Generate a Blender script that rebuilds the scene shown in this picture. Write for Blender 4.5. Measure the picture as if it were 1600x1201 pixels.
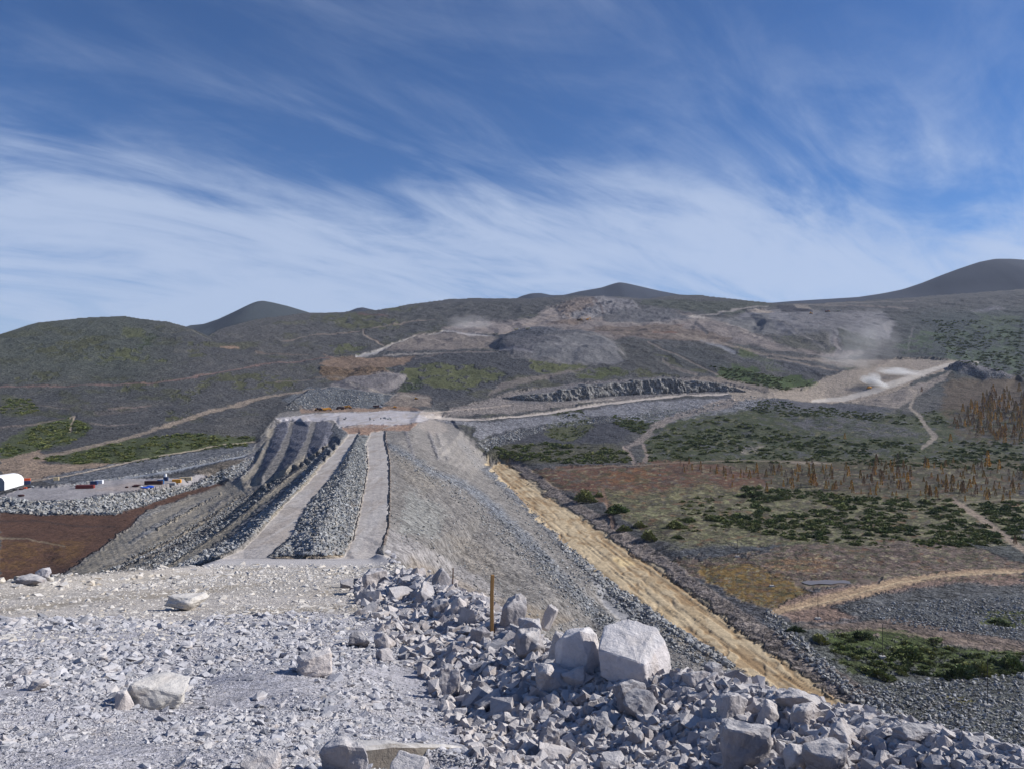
import bpy, bmesh, math, random
import numpy as np
from mathutils import Vector, Matrix, Euler
from mathutils.geometry import delaunay_2d_cdt
random.seed(7); RS = np.random.RandomState(7)
S = bpy.context.scene; C = S.collection
for o in list(bpy.data.objects): bpy.data.objects.remove(o)

# ------------------------------------------------------------- camera, sky, sun, exposure
F = 1200.0                                    # focal length in photo pixels (photo 1600 wide)
cam_d = bpy.data.cameras.new('camera'); cam = bpy.data.objects.new('camera', cam_d); C.objects.link(cam)
cam_d.sensor_width = 36; cam_d.lens = 27; cam_d.clip_start = 0.1; cam_d.clip_end = 60000
cam.location = (0, 0, 0); cam.rotation_euler = (math.pi/2, 0, 0); S.camera = cam

SUN_AZ, SUN_EL = math.radians(80), math.radians(31)
sun_d = bpy.data.lights.new('sun', 'SUN'); sun_d.energy = 5.0; sun_d.angle = math.radians(0.5); sun_d.color = (1.0, 0.955, 0.90)
sun = bpy.data.objects.new('sun', sun_d); C.objects.link(sun)
sdir = Vector((math.sin(SUN_AZ)*math.cos(SUN_EL), math.cos(SUN_AZ)*math.cos(SUN_EL), math.sin(SUN_EL)))
sun.rotation_euler = sdir.to_track_quat('Z', 'Y').to_euler()

W = bpy.data.worlds.new('World'); S.world = W; W.use_nodes = True
nt = W.node_tree; nt.nodes.clear()
def N(nt, typ, **kw):
    n = nt.nodes.new(typ)
    for k, v in kw.items():
        if k.startswith('i_'): n.inputs[k[2:].replace('_', ' ')].default_value = v
        else: setattr(n, k, v)
    return n
def mathn(nt, op, a, b=None, clamp=False):
    n = nt.nodes.new('ShaderNodeMath'); n.operation = op; n.use_clamp = clamp
    for i, v in enumerate((a, b)):
        if v is None: continue
        if hasattr(v, 'default_value') or hasattr(v, 'links'): nt.links.new(v, n.inputs[i])
        else: n.inputs[i].default_value = v
    return n.outputs[0]
def ramp(nt, src, p0, v0, p1, v1, interp='SMOOTHSTEP'):
    n = nt.nodes.new('ShaderNodeMapRange'); n.interpolation_type = interp
    nt.links.new(src, n.inputs[0])
    for i, v in zip((1, 2, 3, 4), (p0, p1, v0, v1)): n.inputs[i].default_value = v
    return n.outputs[0]
def mixc(nt, fac, a, b, blend='MIX'):
    n = nt.nodes.new('ShaderNodeMix'); n.data_type = 'RGBA'; n.blend_type = blend
    for s, v in ((n.inputs[0], fac), (n.inputs[6], a), (n.inputs[7], b)):
        if hasattr(v, 'links'): nt.links.new(v, s)
        else: s.default_value = v if not isinstance(v, tuple) or len(v) == 4 else (*v, 1)
    return n.outputs[2]
sky = N(nt, 'ShaderNodeTexSky', sky_type='NISHITA', sun_disc=False, sun_elevation=SUN_EL, sun_rotation=SUN_AZ,
        altitude=1500, air_density=1.0, dust_density=0.3, ozone_density=2.5)
SKY = 0.058
sk = nt.nodes.new('ShaderNodeVectorMath'); sk.operation = 'SCALE'; sk.inputs[3].default_value = SKY
nt.links.new(sky.outputs[0], sk.inputs[0])
skc = mixc(nt, 1.0, sk.outputs[0], (0.52, 0.92, 1.42), 'MULTIPLY')
tc = nt.nodes.new('ShaderNodeTexCoord'); sep = nt.nodes.new('ShaderNodeSeparateXYZ'); nt.links.new(tc.outputs['Generated'], sep.inputs[0])
zc = mathn(nt, 'MAXIMUM', sep.outputs[2], 0.0)
zd = mathn(nt, 'ADD', zc, 0.20)
cx = mathn(nt, 'DIVIDE', sep.outputs[0], zd); cy = mathn(nt, 'DIVIDE', sep.outputs[1], zd)
cmb = nt.nodes.new('ShaderNodeCombineXYZ'); nt.links.new(cx, cmb.inputs[0]); nt.links.new(cy, cmb.inputs[1])
def cloud(scale, rot, sc, detail, rough, dist, off=0):
    mp = nt.nodes.new('ShaderNodeMapping'); mp.vector_type = 'TEXTURE'; mp.inputs['Rotation'].default_value = (0, 0, rot); mp.inputs['Scale'].default_value = (1/sc[0], 1/sc[1], 1)
    mp.inputs['Location'].default_value = (off, off*1.7, off*.3)
    nt.links.new(cmb.outputs[0], mp.inputs[0])
    n = N(nt, 'ShaderNodeTexNoise', noise_dimensions='3D'); nt.links.new(mp.outputs[0], n.inputs['Vector'])
    n.inputs['Scale'].default_value = scale; n.inputs['Detail'].default_value = detail; n.inputs['Roughness'].default_value = rough
    n.inputs['Distortion'].default_value = dist
    return n.outputs[0]
# thin cirrus veils drawn out in streaks
c1 = cloud(1.7, math.radians(40), (0.6, 1.5, 1), 10, 0.60, 1.0, 3.0)
c2 = cloud(0.8, math.radians(30), (0.8, 1.3, 1), 5, 0.55, 0.5, 11.0)
c3 = cloud(5.0, math.radians(48), (0.4, 1.4, 1), 9, 0.66, 1.4, 5.0)
cov = mathn(nt, 'ADD', mathn(nt, 'MULTIPLY', c1, 0.50), mathn(nt, 'ADD', mathn(nt, 'MULTIPLY', c2, 0.32), mathn(nt, 'MULTIPLY', c3, 0.18)))
low = ramp(nt, sep.outputs[2], 0.16, 1.0, 0.33, 0.0)       # the veil thickens towards the horizon
thr = mathn(nt, 'ADD', cov, mathn(nt, 'MULTIPLY', low, 0.15))
a = ramp(nt, thr, 0.45, 0.0, 0.72, 1.0)
high = ramp(nt, sep.outputs[2], 0.20, 1.0, 0.38, 0.30)
a = mathn(nt, 'MULTIPLY', mathn(nt, 'MULTIPLY', a, high), 0.80)
hz = ramp(nt, sep.outputs[2], 0.02, 0.62, 0.20, 0.0)
a = mathn(nt, 'MAXIMUM', a, hz)
skyc = mixc(nt, a, skc, (0.44, 0.52, 0.68))
bg = nt.nodes.new('ShaderNodeBackground'); nt.links.new(skyc, bg.inputs[0]); bg.inputs[1].default_value = 1.0
wo = nt.nodes.new('ShaderNodeOutputWorld'); nt.links.new(bg.outputs[0], wo.inputs[0])

S.view_settings.view_transform = 'Standard'; S.view_settings.look = 'None'
S.view_settings.exposure = 0.27; S.view_settings.gamma = 1.0; S.view_settings.use_curve_mapping = False
S.cycles.volume_bounces = 1; S.cycles.max_bounces = 6; S.cycles.diffuse_bounces = 3; S.cycles.transparent_max_bounces = 12
S.cycles.volume_step_rate = 4.0; S.cycles.volume_max_steps = 128

# ------------------------------------------------------------- small helpers
def lin(c):
    c = np.asarray(c, float)/255.0
    return np.where(c <= 0.04045, c/12.92, ((c+0.055)/1.055)**2.4)
_perm = RS.permutation(4096); _val = RS.rand(4096)
def vnoise(x, y, seed=0):
    xi = np.floor(x).astype(np.int64); yi = np.floor(y).astype(np.int64)
    fx = x-xi; fy = y-yi; fx = fx*fx*(3-2*fx); fy = fy*fy*(3-2*fy)
    def h(a, b): return _val[(_perm[(a + seed*131) & 4095] + b*57 + seed*17) & 4095]
    def h2(a, b): return _val[_perm[(_perm[(a + seed*131) & 4095] + b + seed*977) & 4095]]
    return (h2(xi, yi)*(1-fx)+h2(xi+1, yi)*fx)*(1-fy) + (h2(xi, yi+1)*(1-fx)+h2(xi+1, yi+1)*fx)*fy
def fbm(x, y, oct=4, seed=0, gain=0.5):
    x = np.asarray(x, float); y = np.asarray(y, float)
    s = 0; a = 1; t = 0
    for o in range(oct):
        s = s + a*vnoise(x*2.03**o+13.7*o, y*2.03**o-7.1*o, seed+o); t += a; a *= gain
    return s/t*2-1
def smooth(a, b, x):
    t = np.clip((x-a)/(b-a), 0, 1); return t*t*(3-2*t)
def inpoly(px, py, pts):
    ins = np.zeros(px.shape, bool); n = len(pts)
    for i in range(n):
        x0, y0 = pts[i][:2]; x1, y1 = pts[(i+1) % n][:2]
        if y0 == y1: continue
        c = ((y0 > py) != (y1 > py)) & (px < (x1-x0)*(py-y0)/(y1-y0)+x0)
        ins ^= c
    return ins
def segdist(px, py, pts, closed=False):
    """distance to a polyline, parameter-interpolated third value"""
    best = np.full(px.shape, 1e9); w = np.zeros(px.shape)
    n = len(pts) if closed else len(pts)-1
    for i in range(n):
        p = pts[i]; q = pts[(i+1) % len(pts)]
        dx, dy = q[0]-p[0], q[1]-p[1]; L = dx*dx+dy*dy+1e-12
        t = np.clip(((px-p[0])*dx+(py-p[1])*dy)/L, 0, 1)
        d = np.hypot(px-p[0]-t*dx, py-p[1]-t*dy)
        m = d < best; best = np.where(m, d, best)
        if len(p) > 2: w = np.where(m, p[2]+(q[2]-p[2])*t, w)
    return best, w

def tag(o, label=None, cat=None, group=None, kind=None):
    if label: o['label'] = label
    if cat: o['category'] = cat
    if group: o['group'] = group
    if kind: o['kind'] = kind
    return o
def mesh_from(name, V, Fc, mat=None, smooth_=False):
    me = bpy.data.meshes.new(name)
    V = np.ascontiguousarray(V, dtype=np.float32); Fc = np.ascontiguousarray(Fc, dtype=np.int32)
    k = Fc.shape[1]
    me.vertices.add(len(V)); me.vertices.foreach_set('co', V.ravel())
    me.loops.add(Fc.size); me.loops.foreach_set('vertex_index', Fc.ravel())
    me.polygons.add(len(Fc)); me.polygons.foreach_set('loop_start', np.arange(0, Fc.size, k, dtype=np.int32))
    me.polygons.foreach_set('loop_total', np.full(len(Fc), k, dtype=np.int32))
    me.polygons.foreach_set('use_smooth', np.full(len(Fc), smooth_, dtype=bool))
    me.update(calc_edges=True)
    if mat: me.materials.append(mat)
    return me
def link(name, me, parent=None):
    o = bpy.data.objects.new(name, me); C.objects.link(o)
    if parent is not None: o.parent = parent
    return o

# ------------------------------------------------------------- the lie of the land
# Surveyed break lines: (photo column, photo row, distance along the view axis in metres).
SKYL = [(-160,560),(-60,545),(0,522),(60,503),(120,497),(190,493),(240,500),(262,502),(290,509),(325,524),(345,513),(400,498),(480,488),(540,487),(590,484),(640,475),
        (700,467),(760,465),(820,466),(880,462),(920,461),(970,463),(1010,466),(1060,460),(1100,461),(1160,468),(1215,474),(1290,473),
        (1400,466),(1500,458),(1600,451),(1760,444)]
sx = np.array([p[0] for p in SKYL], float); sy = np.array([p[1] for p in SKYL], float)
def skyrow(px): return np.interp(px, sx, sy)
ROWS = np.array([440,465,480,490,500,520,540,560,580,600,620,630,640,650,660,680,700,720,750,800,850,900,950,1000,1100,1200,1260], float)
TL = np.array([3200,2700,2400,2250,2100,1900,1740,1590,1450,1330,1210,1150,1090,1025,960,840,740,660,570,478,384,330,290,250,190,150,140], float)
TM = np.array([3900,3500,3100,2870,2650,2300,2050,1830,1640,1480,1340,1270,1200,1130,1070,950,850,770,670,500,384,335,295,250,190,150,140], float)
TR = np.array([3900,3300,2900,2690,2500,2200,1980,1800,1650,1520,1400,1335,1270,1210,1150,1040,930,820,670,510,405,345,300,265,213,170,155], float)
def ydef(px, py):
    l, m, r = (np.interp(py, ROWS, t) for t in (TL, TM, TR))
    t1 = smooth(250, 560, px); t2 = smooth(640, 900, px)
    return l*(1-t1)+m*t1*(1-t2)+r*t2
def hh(pts):                                     # lines at a known height below the camera
    return [(x, y, F*h/(y-600)) for x, y, h in pts]
DAM = [
 hh([(601,675,45),(601,692,45),(606,717,45),(607,755,45),(606,792,45),(604,825,45),(598,845,45),(588,862,46)]),          # crest road right edge
 hh([(581,675,45),(572,695,45),(574,730,45),(567,770,45),(560,805,45),(550,842,45),(540,867,46)]),                        # crest road left edge
 hh([(562,676,44),(551,700,43.2),(540,730,42.6),(526,770,42.4),(511,810,42.4),(496,846,42.8)]),                                    # rock mound ridge
 hh([(560,678,45),(540,710,46.5),(525,735,47),(500,765,47),(482,785,47),(467,812,47),(455,837,47),(417,867,46.5)]),              # lower road right edge
 hh([(546,679,45),(522,705,46.5),(500,730,47),(480,755,47),(445,787,47),(410,827,47),(380,857,47),(350,869,46.5)]),              # lower road left edge
 hh([(540,678,44.5),(516,703,45.5),(494,728,46),(474,752,46),(440,784,46),(405,824,46),(374,854,46),(335,872,46)]),
 hh([(526,690,48),(510,704,50),(480,740,53),(442,775,54),(405,805,54),(360,845,54),(300,884,54)]),
 hh([(520,690,48.4),(500,706,51),(460,737,55),(422,765,56),(385,797,56.5),(350,825,57),(255,886,57)]),
 hh([(513,693,51),(494,712,54),(452,738,59),(415,768,61),(378,800,62),(335,832,62),(222,893,62)]),
 hh([(440,744,60),(405,770,62.5),(362,804,64),(320,834,64),(195,894,64)]),
 hh([(428,752,64),(395,775,68),(350,808,70),(300,838,70),(160,898,70)]),
 hh([(415,752,64.5),(370,782,69),(320,815,71.5),(270,845,72),(130,900,72)]),
 hh([(525,658,45.5),(520,680,47.5),(511,694,48.4)]), hh([(517,657,45.5),(509,677,47.5),(500,700,49)]),                         # benches of the left face
 hh([(496,657,47),(486,686,53),(475,713,54),(464,728,55)]), hh([(486,657,47.3),(478,686,53.3),(463,714,54.3),(448,733,56)]),
 hh([(463,659,50),(457,676,56),(447,705,61),(430,738,62)]), hh([(455,659,50.3),(446,676,56.5),(434,706,61.3),(408,746,63)]),
 hh([(431,667,55),(423,685,62),(416,705,67),(398,748,68.5)]), hh([(424,671,57),(413,695,65),(399,724,68),(376,744,69)]),
 hh([(418,684,62),(402,705,70),(388,730,72),(362,752,73)]),
 hh([(345,758,76),(300,772,79),(225,797,80),(195,826,80),(165,851,80),(100,892,80),(0,960,84)]),                            # left toe
 hh([(428,655,46.5),(445,652,44.5),(480,651,44),(520,651,43.5),(530,647,42),(580,642,40),(640,642,40),(655,645,41)]),                                              # far plateau
 hh([(530,664,45),(560,666,45),(600,664,45),(640,655,45)]),
 hh([(640,675,47),(660,700,53),(700,740,62),(760,800,73)]),
 hh([(680,655,49),(715,680,58),(740,705,74),(760,722,88)]),
 hh([(762,725,90),(800,763,90),(850,817,90),(900,865,90),(950,906,90),(1030,962,90),(1150,1037,90),(1240,1092,90),(1330,1150,91)]),  # sand strip
 hh([(792,722,89),(850,772,90),(900,802,90),(940,831,90),(1060,911,90),(1150,981,90),(1250,1050,90),(1335,1107,91),(1450,1185,91)]),
 hh([(805,722,87),(850,757,87.5),(900,785,88),(950,815,88),(1010,850,88),(1080,900,88),(1160,955,88),(1250,1015,88.5),(1360,1080,89),(1520,1180,90)]),
 [(365,900,190),(450,885,192),(600,885,192),(400,1000,140),(560,1000,140),(640,1000,175),(400,1200,115),(600,1200,110),(700,1200,130)],
 # left pad
 hh([(0,797,80),(60,802,80),(140,800,80),(200,785,79.5),(290,760,78),(340,745,76)]),
 hh([(0,775,75.5),(30,779,74.5),(90,781,74),(150,775,73.5),(200,766,73),(260,757,72.5),(320,735,71.5),(345,728,71)]),
 hh([(0,742,72),(50,744,71.5),(100,742,70.5),(180,731,70),(260,718,69.5),(320,708,69),(395,697,68)]),
 hh([(60,733,69.5),(100,731,69),(180,722,68),(260,710,67),(320,700,67.5),(395,690,66.5)]),
 # rock cut above the right-hand road
 [(x, y, float(ydef(x, y))) for x, y in [(690,652),(760,654),(850,645),(900,638),(960,628),(1050,619),(1130,616),(1200,616)]],
 # terrace with the dusty road at the right
 [(1200,618,1400),(1290,627,1440),(1340,628,1445),(1400,612,1480),(1450,597,1540),(1500,580,1600),(1590,592,1560)],
 [(1200,612,1430),(1290,622,1470),(1350,610,1490),(1400,595,1530),(1440,580,1600),(1480,564,1680),(1530,566,1690)],
 [(1240,600,1540),(1300,595,1570),(1360,590,1590),(1420,572,1680),(1470,558,1760)],
 [(1480,568,1660),(1525,570,1650),(1570,582,1620),(1590,594,1600)],
]
NODAT = [(90,905),(190,815),(330,745),(395,690),(430,640),(640,632),(700,640),(790,715),(960,810),(1110,905),(1390,1100),(1600,1230),(60,1230)]
P = []
def put(x, y, Y): P.append((x, y, 1.0/Y))
for ln in DAM:
    for i in range(len(ln)-1):
        (x0, y0, Y0), (x1, y1, Y1) = ln[i], ln[i+1]
        n = max(1, int(math.hypot(x1-x0, y1-y0)/9))
        for k in range(n): t = k/n; put(x0+(x1-x0)*t, y0+(y1-y0)*t, 1/((1-t)/Y0+t/Y1))
    put(*ln[-1])
DP = np.array(P)
lx, ly = [], []
for r in (440,455,465,480,490,500,510,520,530,540,550,560,570,580,590,600,610,620,630,640,650,660,670,680,690,700,710,720,735,750,775,800,825,850,875,900,950,1000,1050,1100,1150,1200,1245):
    for x in range(-160, 1780, 40): lx.append(x+(r*7 % 23)-11 if -160 < x < 1740 else (x-8 if x < 0 else x+8)); ly.append(r)
lx = np.array(lx, float); ly = np.array(ly, float)
bad = inpoly(lx, ly, NODAT)
for x, y, b in zip(lx, ly, bad):
    if b or y < skyrow(x)-30: continue
    d = np.min(np.hypot(DP[:, 0]-x, DP[:, 1]-y))
    if d < 14: continue
    put(x, y, float(ydef(x, y)))
P = np.array(P)
res = delaunay_2d_cdt([Vector((p[0], p[1])) for p in P], [], [], 0, 1e-4, True)
dv = np.array([tuple(v) for v in res[0]]); orig = [o[0] if len(o) else -1 for o in res[3]]
dw = np.array([P[o, 2] if o >= 0 else 0 for o in orig])
PX = np.arange(-150, 1751, 1.0); PY = np.arange(420, 1241, 1.0)
Wr = np.full((len(PY), len(PX)), np.nan)
for tri in res[2]:
    a_, b_, c_ = tri
    (x0, y0), (x1, y1), (x2, y2) = dv[a_], dv[b_], dv[c_]
    i0 = max(0, int((min(x0, x1, x2)+150))); i1 = min(len(PX), int((max(x0, x1, x2)+150))+2)
    j0 = max(0, int(min(y0, y1, y2)-420)); j1 = min(len(PY), int(max(y0, y1, y2)-420)+2)
    if i0 >= i1 or j0 >= j1: continue
    gx, gy = np.meshgrid(PX[i0:i1], PY[j0:j1])
    den = (y1-y2)*(x0-x2)+(x2-x1)*(y0-y2)
    if abs(den) < 1e-9: continue
    l0 = ((y1-y2)*(gx-x2)+(x2-x1)*(gy-y2))/den; l1 = ((y2-y0)*(gx-x2)+(x0-x2)*(gy-y2))/den; l2 = 1-l0-l1
    m = (l0 >= -1e-6) & (l1 >= -1e-6) & (l2 >= -1e-6)
    sub = Wr[j0:j1, i0:i1]; sub[m] = (l0*dw[a_]+l1*dw[b_]+l2*dw[c_])[m]
GX, GY = np.meshgrid(PX, PY)
Wr = np.where(np.isnan(Wr), 1.0/ydef(GX, GY), Wr)
def blur(A, r):
    k = np.exp(-0.5*(np.arange(-3*r, 3*r+1)/r)**2); k /= k.sum()
    for ax in (0, 1):
        pad = [(0, 0), (0, 0)]; pad[ax] = (3*r, 3*r)
        B = np.pad(A, pad, mode='edge'); out = np.zeros_like(A)
        for i, kv in enumerate(k):
            sl = [slice(None)]*2; sl[ax] = slice(i, i+A.shape[ax]); out += kv*B[tuple(sl)]
        A = out
    return A
hard = np.zeros_like(Wr)
hard[inpoly(GX, GY, [(90,905),(190,815),(345,735),(395,690),(425,655),(440,640),(640,632),(700,640),(790,715),(960,810),(1110,905),(1390,1100),(1600,1230),(60,1230)])] = 1
hard[inpoly(GX, GY, [(0,720),(340,680),(400,690),(340,750),(200,810),(0,820)])] = .8
hard[inpoly(GX, GY, [(680,645),(850,635),(1030,610),(1200,605),(1200,625),(960,635),(700,665)])] = .8
hard[inpoly(GX, GY, [(1200,590),(1480,545),(1600,570),(1600,600),(1400,650),(1200,640)])] = .7
hard = np.clip(blur(hard, 4), 0, 1)
Wr = Wr*hard + blur(Wr, 7)*(1-hard)

NU, NJ = 1150, 800
U = np.linspace(-0.745, 0.745, NU); YJ = np.exp(np.linspace(math.log(150), math.log(5200), NJ))
BP = np.zeros((NJ, NU))                                  # photo row at which the ground at that distance lies
for i, u in enumerate(U):
    px = 800+F*u; f = (px+150); k = int(f); t = f-k
    w = Wr[:, k]*(1-t)+Wr[:, min(k+1, len(PX)-1)]*t
    srow = float(skyrow(px)); m = PY >= srow
    rr = PY[m][::-1]; yy = np.maximum.accumulate(1/w[m][::-1]+np.arange(m.sum())*1e-3)
    Ys = yy[-1]
    b = np.interp(YJ, yy, rr)
    back = YJ > Ys
    b[back] = rr[-1]+90*np.log(YJ[back]/Ys)
    BP[:, i] = b
UU, YY = np.meshgrid(U, YJ); XX = UU*YY
ZB = np.maximum((600-BP)/F*YY, -110)
# ------------------------------------------------------------- the abutment ramp the photographer stands on
def wp(px, py, Y): return ((px-800)/F*Y, Y, (600-py)/F*Y)
CREST = [(6.5,-60,0.6),(5.2,-8,0.2),(4.4,-1,-1.3),(3.7,2.6,-1.85)] + [wp(*p) for p in
        [(1600,1180,4.7),(1460,1140,5.5),(1300,1105,6.4),(1120,1062,7.6),(960,1042,8.7),(860,1008,11),(780,968,14),(745,935,16.5),(700,917,19.5),(645,893,28)]]
CREST += [wp(628,884,48), wp(616,876,95), wp(600,867,160), wp(590,864,204)]
CREST = [(x, y, z) for x, y, z in CREST]
LEFT = [(-24,-60),(-20,0),(-18,16),wp(0,925,27)[:2],wp(180,905,41)[:2],wp(300,893,60)[:2],wp(318,884,100)[:2],wp(335,877,150)[:2],wp(345,874,212)[:2]]
RPOLY = [(c[0], c[1]) for c in CREST] + [(-33, 212)] + LEFT[::-1]
def plane(Y): return -1.4-0.22*Y
def ramp_z(X, Y):
    X = np.asarray(X, float); Y = np.asarray(Y, float)
    ins = inpoly(X, Y, RPOLY)
    p = plane(Y)
    p = p + 0.10*fbm(X/2.2, Y/2.2, 3, 31)*smooth(-2, 3, Y)*np.clip(30/np.maximum(Y, 1), 0.5, 1) + 0.03*fbm(X/.45, Y/.45, 3, 37)
    dc, zc = segdist(X, Y, CREST)
    wdt = np.clip(0.55+Y*0.02, .55, 1.6)
    zin = p + np.maximum(zc-plane(Y), -0.1)*np.exp(-(dc/wdt)**2) - 0.36*np.exp(-((dc-1.9)/0.9)**2)*smooth(15, 9, Y)
    zin = zin - 0.34*np.exp(-(((X+.66)/.52)**4+((Y-5.42)/.36)**4))        # hollow dug in front of the cut slab
    dl, _ = segdist(X, Y, LEFT)
    bump = 0.5*np.exp(-(dl/1.5)**2)*smooth(20, 30, Y)*smooth(75, 55, Y)
    zin = zin + bump
    dout = np.minimum(dc, dl)
    pe = np.where(dc < dl, zc, plane(Y))
    zout = pe - 0.72*dout - 0.15*smooth(0, .5, dout) + 0.25*fbm(X/1.5, Y/1.5, 3, 33)*smooth(0.3, 2, dout)
    return np.where(ins, zin, zout)
RZ = np.where(YY < 226, ramp_z(XX, np.minimum(YY, 226)), -1e4)
isramp = (RZ > ZB) & (YY < 226)
Z0 = np.where(isramp, RZ, ZB)
VX = 800+F*UU; VY = 600-F*Z0/YY                        # where each ground vertex lies in the photo: used to look surfaces up once
# ------------------------------------------------------------- what covers the ground: colour, coarseness, kind
COL = np.zeros(VX.shape+(3,)); GR = np.full(VX.shape, 0.75); CLS = np.zeros(VX.shape, np.int8); REL = np.ones(VX.shape)
HILL, DAMC, ROAD, TRACK, SAND, MARSH, PAD, RAMPC, CUT, DUMP = range(10)
CN = ['hillside', 'dam_embankment', 'haul_road', 'dirt_track', 'sand_strip', 'marsh', 'gravel_yard', 'abutment_ground', 'rock_cut', 'spoil_heap']
n1 = fbm(VX/38, VY/9, 5, 1); n2 = fbm(VX/14, VY/5, 4, 2); n3 = fbm(VX/90, VY/26, 4, 3); n4 = fbm(VX/5, VY/2.6, 3, 4)
nw1 = fbm(XX/60, YY/60, 4, 5)
def base(c): COL[:] = lin(c)
def blend(m, c, alpha=1.0):
    m = (m*alpha)[..., None]; COL[:] = COL*(1-m)+lin(c)*m
def region(pts, c, jit=4, soft=2, alpha=1.0, grain=None, cls=None, noise=None, rel=None):
    xs = [p[0] for p in pts]; ys = [p[1] for p in pts]
    J = (VX > min(xs)-jit*2-8) & (VX < max(xs)+jit*2+8) & (VY > min(ys)-jit-6) & (VY < max(ys)+jit+6)
    if not J.any(): return
    x = VX[J]+jit*(n2[J]*1.6+n4[J]*0.8); y = VY[J]+jit*0.6*(n1[J]*1.6+n4[J]*.8)
    ins = inpoly(x, y, pts); d, _ = segdist(x, y, pts, True)
    sd = np.where(ins, d, -d); m = smooth(-soft, soft, sd)
    if noise is not None:
        f, th, w, which = noise; nn = {1: n1, 2: n2, 3: n3, 4: n4}[which][J]*0.6+n4[J]*0.4
        m = m*smooth(th-w, th+w, nn)
    M = np.zeros(VX.shape); M[J] = m
    blend(M, c, alpha)
    if grain is not None: GR[:] = GR*(1-M)+grain*M
    if rel is not None: REL[:] = REL*(1-M)+rel*M
    if cls is not None: CLS[(M > 0.5)] = cls
    return M
def strip(pts, c, jit=1.0, soft=1.0, alpha=1.0, grain=None, cls=None, rel=None, vis=None):
    """pts: (column, row, half width in rows/cols)"""
    xs = [p[0] for p in pts]; ys = [p[1] for p in pts]; wm = max(p[2] for p in pts)+jit+soft+3
    J = (VX > min(xs)-wm) & (VX < max(xs)+wm) & (VY > min(ys)-wm) & (VY < max(ys)+wm)
    if not J.any(): return
    d, w = segdist(VX[J]+jit*n4[J]*1.5, VY[J]+jit*(n2[J]+n4[J])*.7, pts)
    m = smooth(soft, -soft, d-w)
    M = np.zeros(VX.shape); M[J] = m
    blend(M, c, alpha)
    if grain is not None: GR[:] = GR*(1-M)+grain*M
    if rel is not None: REL[:] = REL*(1-M)+rel*M
    if cls is not None: CLS[(M > 0.5)] = cls

# scree hillsides
base((81,82,85))
blend(smooth(-.1, .6, n3), (71,73,77), .8); blend(smooth(0, .6, nw1), (95,94,93), .6)
blend(smooth(330, 180, VX)*smooth(640, 560, VY), (82,88,80), .75)          # greener left hill
blend(smooth(320,420,VX)*smooth(620,560,VX)*smooth(600,560,VY), (78,78,79), .5)
blend(smooth(1350, 1500, VX)*smooth(470, 500, VY)*smooth(640, 560, VY), (62,72,74), .9)  # dark right-hand slope
blend(smooth(1000,1150,VX)*smooth(650,690,VY), (88,90,98), .6)
OLIVE = (78,80,58); GREEN = (58,68,44); PINE = (62,74,44)
veg = smooth(0.12, 0.42, n1*0.7+n3*0.5+n4*.25)*smooth(462, 500, VY)*smooth(720, 640, VY)
blend(veg*smooth(1300, 900, VX), OLIVE, .55)
region([(605,548),(700,545),(775,548),(800,560),(870,578),(800,592),(720,622),(675,632),(640,612),(620,600)], (72,74,80), 3, 2, .9, 1)
region([(1003,468),(1168,471),(1210,476),(1147,492),(1069,487),(1003,478)], (72,77,70), 3, 2, .9)
region([(500,492),(640,476),(860,468),(870,480),(820,495),(700,510),(560,520),(480,512)], (76,77,78), 4, 3, .8)
def moss(pts, c=OLIVE, a=.85, th=-.15, g=.5): region(pts, c, 11, 2, min(1, a*1.1), g, None, (0, th+.08, .09, 2))
moss([(30,552),(60,538),(110,532),(170,528),(172,545),(120,556),(75,558)]); moss([(112,562),(150,552),(200,548),(235,553),(238,566),(270,566),(262,573),(215,570),(180,566)], (88,92,62))
moss([(25,600),(60,582),(100,575),(95,590),(60,603)]); moss([(188,512),(230,515),(235,528),(200,528)], (86,90,64)); moss([(212,545),(245,522),(252,526),(222,548)], GREEN)
moss([(305,530),(330,540),(325,556),(300,552)]); moss([(340,585),(415,578),(420,600),(390,612),(350,604)]); moss([(270,625),(335,585),(345,592),(290,628)]); moss([(250,660),(280,636),(300,640),(285,655)])
moss([(200,600),(260,595),(240,615),(190,612)]); moss([(400,585),(470,592),(472,612),(430,616),(400,604)]); moss([(500,500),(560,492),(640,500),(620,512),(540,515)]); moss([(600,478),(660,476),(640,488),(600,486)])
moss([(520,540),(580,536),(560,552),(525,560)], (84,88,60)); moss([(630,580),(680,568),(780,578),(790,592),(745,600),(730,618),(690,605),(640,600)], (86,90,60), .9, -.3); moss([(620,600),(660,595),(650,612),(622,612)], GREEN, .9, -.3)
moss([(825,562),(915,570),(920,578),(850,585),(830,578)], (88,92,62), .9, -.3); moss([(895,588),(945,576),(990,580),(945,594)], (80,86,56), .9, -.3); moss([(1000,578),(1060,588),(1055,592),(990,586)], OLIVE, .9, -.3)
moss([(1020,545),(1080,565),(1110,580),(1090,582),(1040,566)], OLIVE, .8, -.3); moss([(1110,570),(1150,575),(1280,598),(1275,606),(1225,611),(1180,605),(1130,590)], (66,82,46), 1, -.6)
moss([(1150,540),(1200,560),(1240,580),(1190,575),(1150,555)], (72,82,52), .9, -.2); moss([(1210,530),(1290,525),(1300,545),(1240,550)], (72,78,58), .9, -.4)
moss([(1320,572),(1370,565),(1375,580),(1340,590)], (66,72,54), .9, -.4)
for q in range(26):
    x = 1430+RS.rand()*160; y = 490+RS.rand()*95; moss([(x-14,y),(x,y-4),(x+16,y-1),(x+4,y+4)], (74,88,62), .6, -.5)
moss([(1400,545),(1450,520),(1600,500),(1600,590),(1480,560)], (68,84,64), .7, -.05)
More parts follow.
